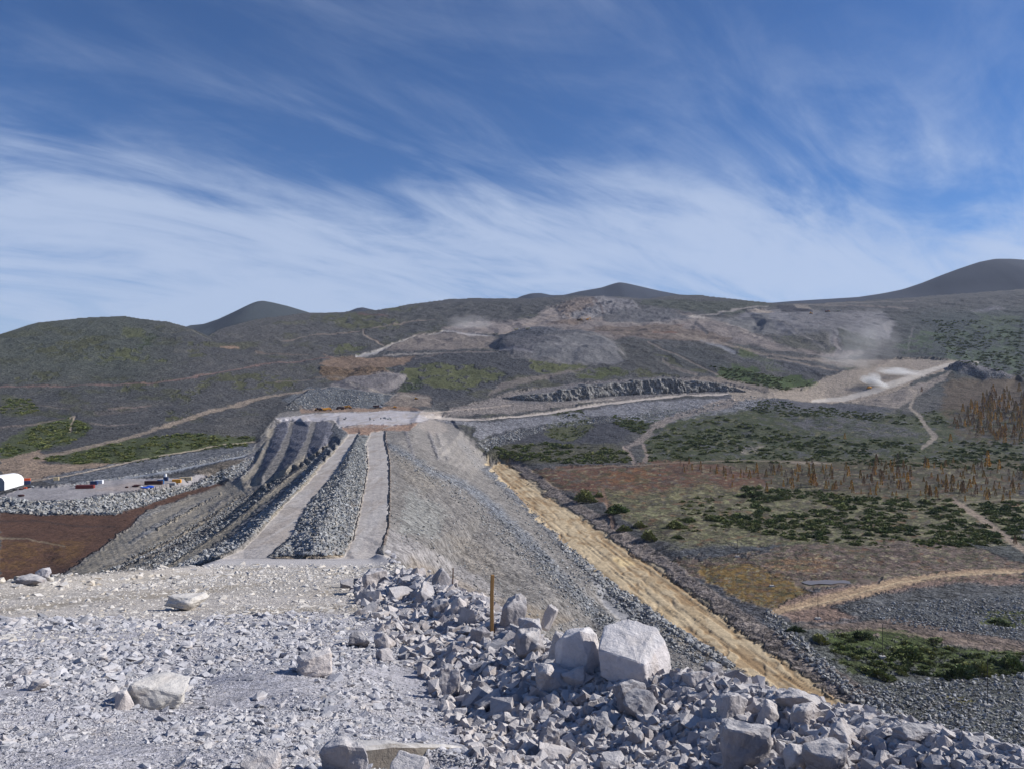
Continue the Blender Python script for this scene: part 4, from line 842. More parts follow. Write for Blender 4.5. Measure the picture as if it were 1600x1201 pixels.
HERO = [
 (983,1112,52,44,11,'squat block with a crumbly top below the huge pale block',.3,(0,.1)), (1016,1124,50,42,12,'slanting smooth slab leaning beside the squat block below the huge boulder',-.6,(.2,-.5)),
 (862,1088,72,40,13,'wedge of pinkish rock lying left of and below the tall shaded boulder',.5,(0,.25)), (907,1080,48,32,14,'rock with one bright rounded tip just under the tall shaded boulder',-.2,(0,-.3)),
 (1138,1130,54,44,15,'bluish angular block leaning right, midway down the right-hand rubble slope',.7,(.1,.2)), (1172,1210,84,70,16,'massive dark knobbly boulder at the bottom edge right of centre',.2,(0,0)),
 (1258,1122,72,32,17,'broad flat-topped block with stones on it at the crest of the right-hand heap',-.1,(0,.1)), (1328,1166,48,40,18,'smooth pinkish block tilted to the right near the sand strip end',.5,(.3,-.4)),
 (1262,1140,48,36,19,'small peaked white-faced rock below the flat-topped block',.9,(0,0)), (1198,1138,30,40,20,'upright narrow block between the leaning block and the flat-topped block',.2,(0,.3)),
 (1310,1214,70,48,21,'large block with a bright slanting top at the bottom edge of the right-hand heap',.3,(.1,-.2)), (1254,1208,44,36,22,'dark-sided cube of rock beside the large bright-topped block at the bottom edge',.1,(0,0)),
 (792,986,44,56,23,'pale spiky boulder just right of the wooden stake',.4,(.1,.15)), (826,1000,46,30,24,'pinkish block behind the spiky boulder right of the stake',-.3,(0,.1)),
 (826,1034,54,44,25,'rounded pinkish boulder below and right of the wooden stake',.2,(0,0)), (848,978,20,34,26,'thin bright shard standing on the crest between the stake and the shaded boulder',.6,(.1,.5)),
 (870,1040,28,50,27,'narrow brown-tinted rock wedged against the left flank of the tall shaded boulder',.1,(0,.1)), (662,945,36,32,28,'dark-faced boulder with a bright right edge on the crest left of the thin stake',.5,(0,.1)),
 (688,922,32,32,29,'pale pointed boulder on the crest just left of the thin stake',.8,(0,-.1)), (582,922,42,30,30,'lone squarish block with a dark left side where the rubble ends',.15,(0,.05)),
 (638,917,42,13,31,'flat white slab lying behind the dark-faced boulder',.1,(0,0)), (686,964,32,26,32,'two-toned block under the dark-faced boulder on the crest',-.4,(.1,.1)),
 (716,960,26,26,33,'grey block on the crest between the two stakes',.3,(0,0)), (488,1056,58,32,34,'dark block with a dusty pale top lying in the flat rubble',.25,(0,-.15)),
 (228,1106,92,34,35,'big half-buried boulder with brown stains and a bright right side',.4,(0,.1)), (186,1108,32,26,36,'small dark stone against the left of the stained half-buried boulder',.1,(0,0)),
 (280,954,62,20,37,'low buff slab where the white rubble meets the gravel ramp',.1,(0,.05)), (697,1090,38,42,38,'pale blocky stone with a pitted top in the middle of the rubble slope',.5,(.05,.1)),
 (762,1116,46,34,39,'bluish rounded stone right of the dark cut slab',.2,(0,.2)), (530,1216,74,54,40,'smooth pale boulder at the bottom edge left of the dark cut slab',.3,(0,0)),
 (634,1216,60,24,41,'pale low boulder in front of the dark cut slab at the bottom edge',-.2,(0,.1)), (400,1212,60,26,42,'grey flat stone at the bottom edge left of the smooth pale boulder',.1,(0,0)),
 (556,1012,36,22,43,'bluish block in a shallow hollow of the flat rubble',.5,(0,.1)), (598,1014,34,24,44,'split pale block right of the bluish block in the hollow',-.3,(0,-.1)),
 (598,1034,26,18,45,'small two-sided stone below the split pale block',.6,(0,.2)), (1090,1080,50,30,46,'cluster-side block with a white top just right of the huge pale block',.3,(0,.2)),
 (1118,1062,30,24,47,'small dark-faced block on the skyline of the right-hand heap',.7,(0,0)), (40,913,40,13,48,'long flat pale block on the left rim of the ramp',.1,(0,0)),
 (62,904,22,16,49,'cube-shaped white block on the left rim of the ramp',.2,(0,0)), (940,1150,40,30,50,'shaded slab low in the hollow under the twin boulders',.4,(.2,.1)),
 (1000,1170,34,22,51,'flat bright-topped stone low in the shaded hollow',.2,(0,.1)), (855,1185,36,46,52,'upright pale chunk near the bottom edge right of the cut slab',.1,(.1,.1)),
 (1440,1165,70,26,53,'dusty low boulder on the far right rubble crest',.1,(0,0)), (30,1055,26,10,54,'thin pale slab with a dark underside at the far left of the rubble',.2,(0,0)),
 (54,1078,30,14,55,'pale stone beside a dark one at the far left of the rubble',.3,(0,0)), (745,1010,34,30,56,'grey angular stone at the foot of the wooden stake on its left',.5,(0,.2)),
]
for (px, by, w, h, sd, lab, rz, tl) in HERO:
    m = ROCK_TAN if ('buff' in lab or 'brown stains' in lab) else ROCK_PALE
    boulder(px, by, w, h, sd, lab, m, rz, tl, boxy=.55+.35*((sd*37) % 10)/10, detail=3 if w > 34 else 2, npts=14+(sd % 7))
# the long cut slab: dusty top level with the rubble, drilled face towards the camera over a hollow
def onp(px, py, dz=0.0):
    Yp = 1.4/((py-600)/F-.22); Xp = (px-800)/F*Yp; zh = 0.34*math.exp(-(((Xp+.66)/.52)**4+((Yp-5.42)/.36)**4))
    return (Xp, Yp, float(ramp_z(np.array([Xp]), np.array([Yp]))[0])+zh+dz)
tp = [onp(500,1170,-.03), onp(545,1149,.02), onp(600,1154,.035), onp(655,1152,.035), onp(712,1140,.03), onp(764,1126,.02), onp(560,1118,-.08), onp(740,1104,-.08), onp(640,1104,-.10)]
c0 = Vector(tp[3]); bt = [(x+.02, y-.03, z-.50) for x, y, z in tp[:6]]+[(x, y, z-.5) for x, y, z in tp[6:]]
me = block_mesh('boulder', 77, [tuple(Vector(p_)-c0) for p_ in tp+bt], ROCK_CUT, 3, .012)
o = link('boulder', me); o.location = c0; tag(o, 'long cut slab with dusty top and dark drilled side at the bottom edge', 'boulder')

# stone shapes shared by the smaller rocks
TPL = [rock_mesh('rock', 200+i, 9+i % 5, .45+.05*(i % 7), 0, None, 1.0) for i in range(14)]
def tpl_with(mat, n=14):
    out = []
    for m in TPL[:n]:
        c = m.copy(); c.name = 'rock'; c.materials.append(mat); out.append(c)
    return out
TP_P, TP_F, TP_T, TP_G = tpl_with(ROCK_PALE), tpl_with(ROCK_FRAG), tpl_with(ROCK_TAN), tpl_with(ROCK_GREY)
BERM = [(560,905),(640,893),(700,910),(745,930),(790,965),(860,1003),(900,1040),(1060,1050),(1120,1055),(1300,1100),(1460,1138),(1600,1176),(1600,1215),(760,1215),(700,1120),(640,1030),(560,950)]
def rnd_in(poly, n, rs):
    xs_ = [p[0] for p in poly]; ys_ = [p[1] for p in poly]; out = []
    while len(out) < n:
        x = rs.uniform(min(xs_), max(xs_), n); y = rs.uniform(min(ys_), max(ys_), n)
        m = inpoly(x, y, poly); out += list(zip(x[m], y[m]))
    return out[:n]
R1 = np.random.RandomState(11)
# berm crest band sampled more densely: points scattered close to the crest line
crest_px = [(560,912),(640,900),(700,917),(745,935),(780,968),(860,1008),(905,1060),(1050,1060),(1120,1062),(1300,1105),(1460,1140),(1600,1180)]
def crest_pts(n, spread):
    out = []
    for _ in range(n):
        i = R1.randint(len(crest_px)-1); t = R1.rand(); a, b = crest_px[i], crest_px[i+1]
        x = a[0]+(b[0]-a[0])*t+R1.randn()*8; y = a[1]+(b[1]-a[1])*t+abs(R1.randn())*spread+3
        out.append((x, y))
    return out
ZL = [(lambda x, y: y > 1120 and x > 900, 'broken pale rock in the shaded slope below the twin boulders', 'rocks low on the shaded rubble slope'),
      (lambda x, y: x > 1060, 'pale angular rock in the heap right of the huge block', 'rocks heaped right of the huge block'),
      (lambda x, y: 770 < x <= 1060, 'pale angular rock heaped about the foot of the twin boulders', 'rocks heaped about the twin boulders'),
      (lambda x, y: y < 960, 'pale angular rock on the crest between lone block and wooden stake', 'rocks on the crest left of the wooden stake'),
      (lambda x, y: True, 'pale broken rock on the rubble slope left of the wooden stake', 'rocks on the rubble slope left of the stake')]
ANCH = [(997,1020,'huge pale block'),(911,1025,'tall shaded boulder'),(983,1092,'squat block under the huge boulder'),(862,1070,'pinkish wedge below the twin boulders'),(1138,1105,'bluish leaning block'),
 (1172,1165,'dark knobbly boulder at the bottom edge'),(1258,1100,'broad flat-topped block'),(1328,1148,'smooth block near the sand end'),(1310,1185,'bright-topped block at the bottom edge'),(792,960,'spiky boulder beside the stake'),
 (826,1012,'rounded boulder right of the stake'),(770,985,'wooden stake'),(672,930,'dark-faced boulder on the crest'),(582,908,'lone squarish block'),(697,1070,'pitted block in the rubble middle'),(762,1100,'bluish rounded stone'),
 (640,1150,'long cut slab'), (228,1085,'stained half-buried boulder'), (488,1040,'dark dusty-topped block'), (280,945,'low buff slab by the ramp'), (30,1050,'thin pale slab at far left'), (530,1190,'smooth pale bottom-edge boulder'), (400,1200,'grey flat bottom-edge stone'), (100,1150,'lower left corner rubble'),(577,1005,'split pale block in the hollow'),(940,1140,'shaded slab in the hollow'),(855,1165,'upright chunk at the bottom edge'),(1440,1150,'dusty boulder on the far right crest'),(1540,1180,'lower right corner rubble crest')]
NUMS = {}
def rel_label(px, py, s):
    b = min(ANCH, key=lambda a: math.hypot(a[0]-px, (a[1]-py)*1.4)); dx, dy = px-b[0], py-b[1]
    side = ('right of' if dx > 0 else 'left of') if abs(dx) > abs(dy)*1.3 else ('below' if dy > 0 else 'behind')
    if abs(dx) > 25 and abs(dy) > 18 and side in ('below', 'behind'): side += ' and ' + ('right of' if dx > 0 else 'left of')
    z = 'small' if s < 17 else 'fist-shaped middling' if s < 22 else 'larger'
    return f'{z} pale angular rock {"far " if math.hypot(dx, dy) > 75 else ""}{side} the {b[2]}'.replace('fist-shaped ', ''), 'rocks about the '+b[2]
cand = rnd_in(BERM, 92, R1) + crest_pts(84, 14)
cnt = 0
for (px, py) in cand:
    if not (0 < px < 1640): continue
    s = 13+22*R1.rand()**2.2+ (8 if py > 1100 else 0)*R1.rand()
    if py < 930: s *= .7
    if abs(px-985) < 70 and 1000 < py < 1075 or abs(px-911) < 40 and 1000 < py < 1070: continue
    p = near(px, py); w_ = s*p.y/F*1.15
    o = link('rock', TP_P[R1.randint(14)]); o.scale = (w_*R1.uniform(.8, 1.25), w_*R1.uniform(.7, 1.1), w_*R1.uniform(.55, .95)); o.location = (p.x, p.y, p.z-w_*.22)
    o.rotation_euler = (R1.uniform(-.5, .5), R1.uniform(-.5, .5), R1.uniform(0, 6.28))
    lab, g = rel_label(px, py, s); tag(o, lab, 'rock', g)
    cnt += 1
for i in range(22):                                     # a few bigger stones spread over the flat rubble
    px, py = R1.uniform(0, 620), R1.uniform(985, 1200); s = R1.uniform(13, 24); p = near(px, py); w_ = s*p.y/F
    o = link('rock', TP_F[R1.randint(14)]); o.scale = (w_*1.2, w_, w_*.5); o.location = (p.x, p.y, p.z-w_*.12); o.rotation_euler = (R1.uniform(-.3, .3), R1.uniform(-.3, .3), R1.uniform(0, 6.28))
    lb, gp = rel_label(px, py, s); tag(o, lb.replace('angular', 'flat'), 'rock', gp)
# rims
def rim(n, pts, spread, smin, smax, tpls, lab, grp, far=False):
    for i in range(n):
        j = R1.randint(len(pts)-1); t = R1.rand(); a, b = pts[j], pts[j+1]
        px = a[0]+(b[0]-a[0])*t+R1.randn()*3; py = a[1]+(b[1]-a[1])*t+R1.randn()*spread
        p = at(px, py) if far else near(px, py); s = R1.uniform(smin, smax); w_ = s*p.y/F
        o = link('rock', tpls[R1.randint(14)]); o.scale = (w_*R1.uniform(.9, 1.3), w_, w_*R1.uniform(.5, .9)); o.location = (p.x, p.y, p.z-w_*.15)
        o.rotation_euler = (R1.uniform(-.4, .4), R1.uniform(-.4, .4), R1.uniform(0, 6.28)); tag(o, lab, 'rock', grp)
rim(16, [(0,912),(60,908),(150,914)], 4, 6, 15, TP_T, 'pale stone on the left rim of the ramp', 'stones on the left rim of the ramp')
rim(12, [(185,906),(240,900),(300,896)], 2.5, 5, 11, TP_T, 'buff stone in the low heap on the left rim of the ramp', 'buff stones heaped on the rim of the ramp')
rim(24, [(605,862),(615,880),(640,896),(690,905)], 5, 5, 12, TP_F, 'grey stone in the heap at the right end of the crest road', 'stones heaped at the end of the crest road')

# ------------------------------------------------------------- countless fragments (instanced on points)
def scatter(name, pts, scl, rot, idxs, sources, seed=0):
    n = len(pts); me = bpy.data.meshes.new(name); me.vertices.add(n); me.vertices.foreach_set('co', np.asarray(pts, np.float32).ravel())
    for an, arr in (('scl', scl), ('rot', rot)):
        a = me.attributes.new(an, 'FLOAT_VECTOR', 'POINT'); a.data.foreach_set('vector', np.asarray(arr, np.float32).ravel())
    a = me.attributes.new('pick', 'INT', 'POINT'); a.data.foreach_set('value', np.asarray(idxs, np.int32))
    o = link(name, me); o['kind'] = 'stuff'
    ng = bpy.data.node_groups.new(name+'_nodes', 'GeometryNodeTree')
    ng.interface.new_socket('Geometry', in_out='INPUT', socket_type='NodeSocketGeometry'); ng.interface.new_socket('Geometry', in_out='OUTPUT', socket_type='NodeSocketGeometry')
    gi = ng.nodes.new('NodeGroupInput'); go = ng.nodes.new('NodeGroupOutput'); ip = ng.nodes.new('GeometryNodeInstanceOnPoints')
    jg = ng.nodes.new('GeometryNodeJoinGeometry')
    for s in reversed(sources):
        oi = ng.nodes.new('GeometryNodeObjectInfo'); oi.inputs['Object'].default_value = s; oi.inputs['As Instance'].default_value = True
        ng.links.new(oi.outputs['Geometry'], jg.inputs[0])
    def nat(nm, ty):
        a = ng.nodes.new('GeometryNodeInputNamedAttribute'); a.data_type = ty; a.inputs['Name'].default_value = nm; return a.outputs[0]
    ng.links.new(gi.outputs[0], ip.inputs['Points']); ng.links.new(jg.outputs[0], ip.inputs['Instance']); ip.inputs['Pick Instance'].default_value = True
    ng.links.new(nat('pick', 'INT'), ip.inputs['Instance Index']); ng.links.new(nat('rot', 'FLOAT_VECTOR'), ip.inputs['Rotation']); ng.links.new(nat('scl', 'FLOAT_VECTOR'), ip.inputs['Scale'])
    ng.links.new(ip.outputs[0], go.inputs[0]); md = o.modifiers.new('scatter', 'NODES'); md.node_group = ng
    return o
SC = [0]
def src(tpls, n=6):                                     # real stones lying in view serve as the shapes of the countless ones
    out = []
    for i in range(n):
        px = 40+i*90+SC[0]*27; SC[0] += 1; p = near(px, 1010+i*17); o = link('rock', tpls[i]); o.location = (p.x, p.y, p.z-.01); o.scale = (.10, .08, .05)
        lb, gp = rel_label(px, 1010+i*17, 12); tag(o, lb, 'rock', gp); out.append(o)
    return out
SF = src(TP_F, 8); SP = src(TP_P, 6); SG = src(TP_G, 7); STN = src(TP_T, 4)
R2 = np.random.RandomState(23)
n = 340000
u = R2.uniform(-.9, .9, n); Y = np.exp(R2.uniform(math.log(2.6), math.log(24), n)); X = u*Y
ed = 17+2.2*fbm(X/3, Y/3, 3, 95)+np.clip(X+3, 0, 4)*4-np.clip(-X-8, 0, 8)*.3
cl = fbm(X/1.3, Y/1.3, 3, 21)
sz = Y*.0019*np.minimum(R2.pareto(2.7, n)+1, 6)*(1+.5*cl)
keep = (Y < ed) & (R2.rand(n) < .62+1.5*cl)
X, Y, sz = X[keep], Y[keep], sz[keep]; n = len(X)
inside = inpoly(X, Y, RPOLY)
Z = ramp_z(X, Y); m = (Z > -12)
X, Y, Z, sz = X[m], Y[m], Z[m], sz[m]; n = len(X)
asp = R2.uniform(.65, 1.5, n)
scl = np.stack([sz*asp*1.35, sz*R2.uniform(.8, 1.2, n), sz*R2.uniform(.3, .75, n)], -1)
rot = np.stack([R2.normal(0, .28, n), R2.normal(0, .28, n), R2.uniform(0, 6.28, n)], -1)
scatter('rubble', np.stack([X, Y, Z-sz*.15], -1), scl, rot, R2.randint(0, 8, n), SF)
# sparser gravel on the ramp
n = 60000
u = R2.uniform(-.8, .2, n); Y = np.exp(R2.uniform(math.log(12), math.log(125), n)); X = u*Y; sz = Y*.0016*np.minimum(R2.pareto(2.6, n)+1, 6)
k_ = inpoly(X, Y, RPOLY) & (R2.rand(n) < (.35+.6*fbm(X/4, Y/10, 3, 29)+.2)*smooth(115, 35, Y))
X, Y, sz = X[k_], Y[k_], sz[k_]; n = len(X); Z = ramp_z(X, Y)
scatter('ramp_gravel', np.stack([X, Y, Z-sz*.2], -1), np.stack([sz*1.3, sz, sz*.5], -1), np.stack([R2.normal(0, .2, n), R2.normal(0, .2, n), R2.uniform(0, 6.28, n)], -1), R2.randint(0, 4, n), STN)
# medium stones of the rubble edge, too many to pick out
n = 22000
pl = rnd_in(BERM, n-9000, R2) + [(x, y) for x, y in crest_pts(9000, 18)]
P3 = []; S3 = []
for px, py in pl:
    p = near(px, py)
    s = (4+22*R2.rand()**4.2)*(1.0 if py > 1000 else .75); w_ = s*p.y/F; P3.append((p.x, p.y, p.z-w_*.15)); S3.append(w_)
S3 = np.array(S3); n = len(S3)
scatter('broken_rock', P3, np.stack([S3*R2.uniform(.9, 1.4, n), S3*R2.uniform(.8, 1.2, n), S3*R2.uniform(.5, 1, n)], -1), np.stack([R2.normal(0, .5, n), R2.normal(0, .5, n), R2.uniform(0, 6.28, n)], -1), R2.randint(0, 6, n), SP)
# rockfill on the dam, its berms, the pad edge and toe
FILL = [ # polygon, count, min size m, max size m
 ([(560,680),(572,697),(572,740),(560,790),(552,825),(535,864),(430,868),(456,840),(483,787),(527,735)], 15000, .22, 1.25),
 ([(430,868),(445,850),(540,846),(535,866)], 900, .4, 1.2),
 ([(526,690),(516,700),(478,752),(440,787),(405,826),(370,856),(340,868),(300,886),(270,888),(360,843),(405,803),(442,772),(500,706)], 5200, .4, 1.5),
 ([(494,712),(452,738),(415,768),(378,800),(335,832),(222,893),(190,895),(320,832),(370,800),(440,742)], 500, .4, 1.1),
 ([(428,752),(395,775),(350,808),(300,838),(160,898),(150,900),(290,836),(345,804),(395,770)], 600, .4, 1.2), ([(404,760),(365,790),(322,820),(262,854),(150,898),(140,900),(255,854),(318,818),(360,786)], 350, .4, 1.1), ([(380,771),(330,804),(280,836),(200,872),(198,870),(275,834),(328,800)], 200, .4, 1.0),
 ([(460,735),(422,763),(385,795),(350,823),(255,886),(240,886),(340,824),(415,764)], 900, .4, 1.1),
 ([(606,694),(640,705),(700,745),(760,790),(840,850),(920,930),(1000,1005),(985,1012),(900,950),(800,860),(700,770),(620,718)], 3600, .3, 1.3),
 ([(720,690),(755,712),(860,822),(960,920),(1100,1025),(1240,1098),(1200,1100),(1060,1020),(900,905),(800,795),(730,715)], 3000, .3, 1.4),
 ([(875,845),(900,862),(960,912),(1040,968),(1150,1040),(1140,1044),(1030,975),(950,922),(880,860)], 1500, .8, 2.2),
 ([(0,776),(60,783),(130,780),(200,769),(300,759),(345,735),(400,712),(385,740),(340,752),(225,788),(180,801),(60,803),(0,798)], 4200, .8, 2.6),
 ([(110,756),(200,744),(300,722),(400,698),(420,700),(330,722),(200,745),(110,760)], 900, .6, 1.8),
 ([(605,690),(760,800),(960,960),(1150,1040),(1240,1095),(1200,1100),(860,975),(700,900),(606,830)], 3000, .25, .8),
 ([(440,640),(480,610),(520,606),(600,614),(600,632),(480,638)], 1300, 1, 2.6), ([(745,690),(800,672),(900,655),(1040,640),(1140,628),(1100,645),(1000,655),(860,668),(760,705)], 2200, 1, 2.8),
 ([(1200,948),(1260,1000),(1330,1070),(1420,1120),(1390,1130),(1290,1060),(1190,970)], 1500, .3, 1.4), ([(1340,1070),(1600,1050),(1600,1180),(1450,1150)], 3500, .3, 1.1), ([(1310,945),(1600,930),(1600,1000),(1400,975)], 2600, .3, 1.0),
 ([(1130,615),(1200,620),(1240,626),(1180,640),(1140,632)], 500, 1, 2.5), ([(1485,574),(1560,580),(1588,593),(1500,586)], 500, 1.2, 3),
 ([(820,1000),(900,965),(1000,1000),(1100,1060),(1180,1075),(1000,1050)], 1500, .2, .8),
]
P4 = []; S4 = []
for poly, cnt_, a, b in FILL:
    for px, py in rnd_in(poly, cnt_, R2):
        p = at(px, py); s = a+(b-a)*R2.rand()**4.5; P4.append((p.x, p.y, p.z-.1*s)); S4.append(s)
S4 = np.array(S4); n = len(S4)
scatter('rockfill', P4, np.stack([S4*1.15, S4, S4*R2.uniform(.6, 1, n)], -1), np.stack([R2.normal(0, .5, n), R2.normal(0, .5, n), R2.uniform(0, 6.28, n)], -1), R2.randint(0, 7, n), SG)

# ------------------------------------------------------------- shrubs and larches
PINE_M = leaf_mat('dwarf_pine_needles', [(122,132,78),(84,100,54),(140,142,88),(98,114,66),(110,116,62),(76,92,56)])
LARCH_M = leaf_mat('larch_needles', [(164,126,80),(132,106,80),(204,158,74),(120,102,82),(150,116,76),(134,118,80)])
BARE_M = leaf_mat('bare_larch_twigs', [(122,104,90),(108,94,84),(136,110,86)])
BARK = plain('larch_bark', (84,72,64), .9)
def tuft_mesh(name, mat, seed, n, spike=.2, kind='bush'):
    r = random.Random(seed); V = []; Fc = []; tone = []
    for i in range(n):
        if kind == 'bush':
            a = r.uniform(0, 6.283); rad = math.sqrt(r.random())*.5; h = (1-(rad/.5)**2)*.85*(0.65+.35*math.sin(a*3+seed))*r.uniform(.5, 1)+.03
            lump = .8+.35*math.sin(a*2+seed*1.3)+.15*math.sin(a*5+seed)
            c = Vector((rad*math.cos(a)*lump, rad*math.sin(a)*lump, h*.9)); d = Vector((math.cos(a)*rad*1.4+r.uniform(-.3, .3), math.sin(a)*rad*1.4+r.uniform(-.3, .3), r.uniform(.5, 1.1))).normalized()*spike*r.uniform(.6, 1.3); w = spike*.42
        else:
            t = r.random()**1.1; h = .12+.86*t; a = r.uniform(0, 6.283); rad = (1-t)*.5*r.uniform(.25, 1)+.015
            c = Vector((rad*math.cos(a)*.9, rad*math.sin(a)*.9, h)); d = Vector((math.cos(a), math.sin(a), r.uniform(-.3, .15)))*spike*r.uniform(.5, 1.2); w = spike*.36
        s = d.cross(Vector((r.uniform(-1, 1), r.uniform(-1, 1), r.uniform(-1, 1)))).normalized()*w
        k = len(V); V += [c-s, c+s, c+d+s*.2, c+d-s*.2]; Fc.append((k, k+1, k+2, k+3)); tn = r.uniform(.55, 1.3); tone += [tn]*4
    me = mesh_from(name, [tuple(v) for v in V], Fc, mat)
    a_ = me.attributes.new('tone', 'FLOAT', 'POINT'); a_.data.foreach_set('value', np.array(tone, np.float32)); return me
BUSH = [tuft_mesh('dwarf_pine_shrub', PINE_M, 3+i, 170, .2) for i in range(5)]
BUSHN = [tuft_mesh('dwarf_pine_shrub', PINE_M, 13+i, 700, .13) for i in range(4)]
CROWN = [tuft_mesh('crown', LARCH_M, 33+i, 230, .17, 'tree') for i in range(4)]; CROWNB = [tuft_mesh('crown', BARE_M, 43+i, 110, .13, 'tree') for i in range(3)]
bm = bmesh.new(); bmesh.ops.create_cone(bm, segments=6, radius1=.014, radius2=.004, depth=1, cap_ends=True); bmesh.ops.translate(bm, verts=bm.verts[:], vec=(0, 0, .5))
TRK = bpy.data.meshes.new('trunk'); bm.to_mesh(TRK); bm.free(); TRK.materials.append(BARK)
def bush(px, py, wpx, hpx, label, i=0, grp=None, near_=True):
    p = at(px, py); o = link('dwarf_pine_shrub', (BUSHN if near_ else BUSH)[i % 4]); o.location = (p.x, p.y, p.z-.15); o.rotation_euler = (0, 0, i*1.7)
    o.scale = (wpx*p.y/F, wpx*p.y/F*.8, hpx*p.y/F); tag(o, label, 'shrub', grp); return o
BL = [(915,782,48,26,'large dark green shrub alone on the brown marsh near the sand strip'),(935,775,18,12,'small dark shrub touching the right side of the lone marsh shrub'),(965,800,40,20,'spreading green shrub right of the rutted track by the sand strip'),
 (1015,842,34,24,'dark shrub with spiky outline at the lower left of the lichen flat'),(1000,822,26,14,'green shrub just above the spiky shrub by the lichen flat'),(975,828,26,14,'round shrub beside the sand strip below the rutted track'),
 (1055,822,44,16,'long low shrub in the middle of the lichen flat left part'),(1060,840,20,9,'small shrub below the long low shrub on pale lichen'),(1175,775,60,14,'long dark band of shrub at the left of the lichen flat'),(1210,780,34,12,'dark shrub ending the long band at its right'),
 (1282,1001,36,18,'dark round shrub beside the gravel edge below the muddy track'),(1243,985,26,14,'shrub beside the boulders at the foot of the muddy track'),(1345,994,50,14,'flat dark shrub beside the thin lower track'),(1420,1020,70,18,'long dark green shrub patch below the thin lower track'),
 (1370,1054,60,18,'dark shrub patch above the pale stones on the lower scree'),(1500,1056,60,30,'bushy green clump left of the pair at the right edge'),(1530,1050,56,26,'bushy green clump in the lower right scree'),(1580,1040,50,26,'green clump cut by the right edge of the picture'),
 (1440,1052,26,12,'small round shrub between the two long patches on the lower scree'),(1460,1000,40,8,'thin olive strip of shrub on the grey scree'),(1560,972,50,9,'low olive shrub on the dark scree near the right edge')]
for i, (x, y, w, h, lab) in enumerate(BL): bush(x, y, w*.9, h*.9, lab, i)
VEG = [ # polygon, individuals+rest, size px range, where
 ([(770,700),(860,690),(985,705),(1000,722),(880,724),(780,716)], 693, 3.2, 13.5, 'on the bank above the brown marsh', 8),
 ([(955,648),(1030,655),(1030,668),(1000,678),(960,662)], 285, 2.7, 9.9, 'between grey scree and the gravel haul track', 3),
 ([(1010,690),(1060,664),(1130,650),(1250,680),(1440,690),(1600,690),(1600,735),(1300,724),(1015,720)], 2529, 2.7, 11.7, 'on the green slope above the larches', 8),
 ([(1150,630),(1210,625),(1400,650),(1460,640),(1480,660),(1440,665),(1300,650),(1200,650)], 1060, 2.2, 7.2, 'below the dusty terrace', 4),
 ([(1180,800),(1160,760),(1300,770),(1600,785),(1600,850),(1420,856),(1250,845),(1060,812)], 2284, 4.3, 18.1, 'on the pale lichen flat', 10),
 ([(1060,780),(1160,770),(1180,830),(1060,830)], 244, 3.2, 12.6, 'on the left end of the lichen flat', 5),
 ([(55,716),(130,700),(200,686),(290,676),(400,683),(385,697),(300,704),(215,722),(120,724)], 1346, 2.7, 11.7, 'in the band above the left yard', 8),
 ([(0,700),(60,665),(110,650),(145,668),(110,692),(50,704),(0,718)], 693, 2.7, 10.8, 'on the slope at the far left', 6),
 ([(0,622),(45,622),(60,640),(30,650),(0,650)], 163, 2.7, 9.9, 'in the small patch at the left edge', 4),
 ([(860,645),(910,640),(930,665),(900,690),(860,685)], 285, 2.2, 7.2, 'among grey scree below the haul road', 3),
 ([(1110,572),(1150,575),(1275,600),(1225,610),(1130,592)], 489, 2.2, 7.2, 'on the mossy slope above the terrace', 4),
 ([(1310,990),(1480,1010),(1600,1020),(1600,1055),(1380,1055),(1300,1030)], 448, 4.9, 19.9, 'on the lower right scree', 9),
 ([(1440,500),(1600,500),(1600,590),(1480,560)], 1224, 1.6, 7.2, 'on the dark right-hand slope', 4)]
R4 = np.random.RandomState(5); P5 = []; S5 = []; nind = len(BL)
for poly, n, a, b, where, hy in VEG:
    pts = rnd_in(poly, n, R4); big_ = int(n*.03)
    for k, (px, py) in enumerate(pts):
        if fbm(np.array([px/22.]), np.array([py/8.]), 3, 44)[0] < -.18: continue
        p = at(px, py); ci = int(np.clip((p.x/p.y-U[0])/(U[1]-U[0])+.5, 0, NU-1)); cj = int(np.clip((math.log(p.y)-math.log(150))/(math.log(5200/150))*(NJ-1)+.5, 0, NJ-1))
        if CLS[cj, ci] in (TRACK, ROAD) or CLS[max(cj-2, 0), ci] in (TRACK, ROAD): continue
        s = a+(b-a)*R4.rand()**2.2; w_ = s*p.y/F; asp = .34+.2*R4.rand()
        if k < big_:
            o = link('dwarf_pine_shrub', BUSH[k % 5]); o.location = (p.x, p.y, p.z-.2); o.scale = (w_, w_*.9, w_*asp); o.rotation_euler = (0, 0, R4.uniform(0, 6.28))
            fx = (px-min(q[0] for q in poly))/(max(q[0] for q in poly)-min(q[0] for q in poly)); fy = (py-min(q[1] for q in poly))/(max(q[1] for q in poly)-min(q[1] for q in poly))
            tag(o, f"{'broad' if s > (a+b)/2 else 'small'} green shrub {where}, {('left', 'left-middle', 'right-middle', 'right')[min(3, int(fx*4))]} {('upper', 'lower')[int(fy > .5)]} part", 'shrub', 'shrubs '+where)
        else: P5.append((p.x, p.y, p.z-.2)); S5.append((w_, w_*.9, w_*asp))
n = len(P5)
BS = [o for o in C.objects if o.name.startswith('dwarf_pine_shrub') and o.data in BUSH][:5]
scatter('dwarf_pine_thicket', P5, S5, np.stack([np.zeros(n), np.zeros(n), R4.uniform(0, 6.28, n)], -1), R4.randint(0, len(BS), n), BS)
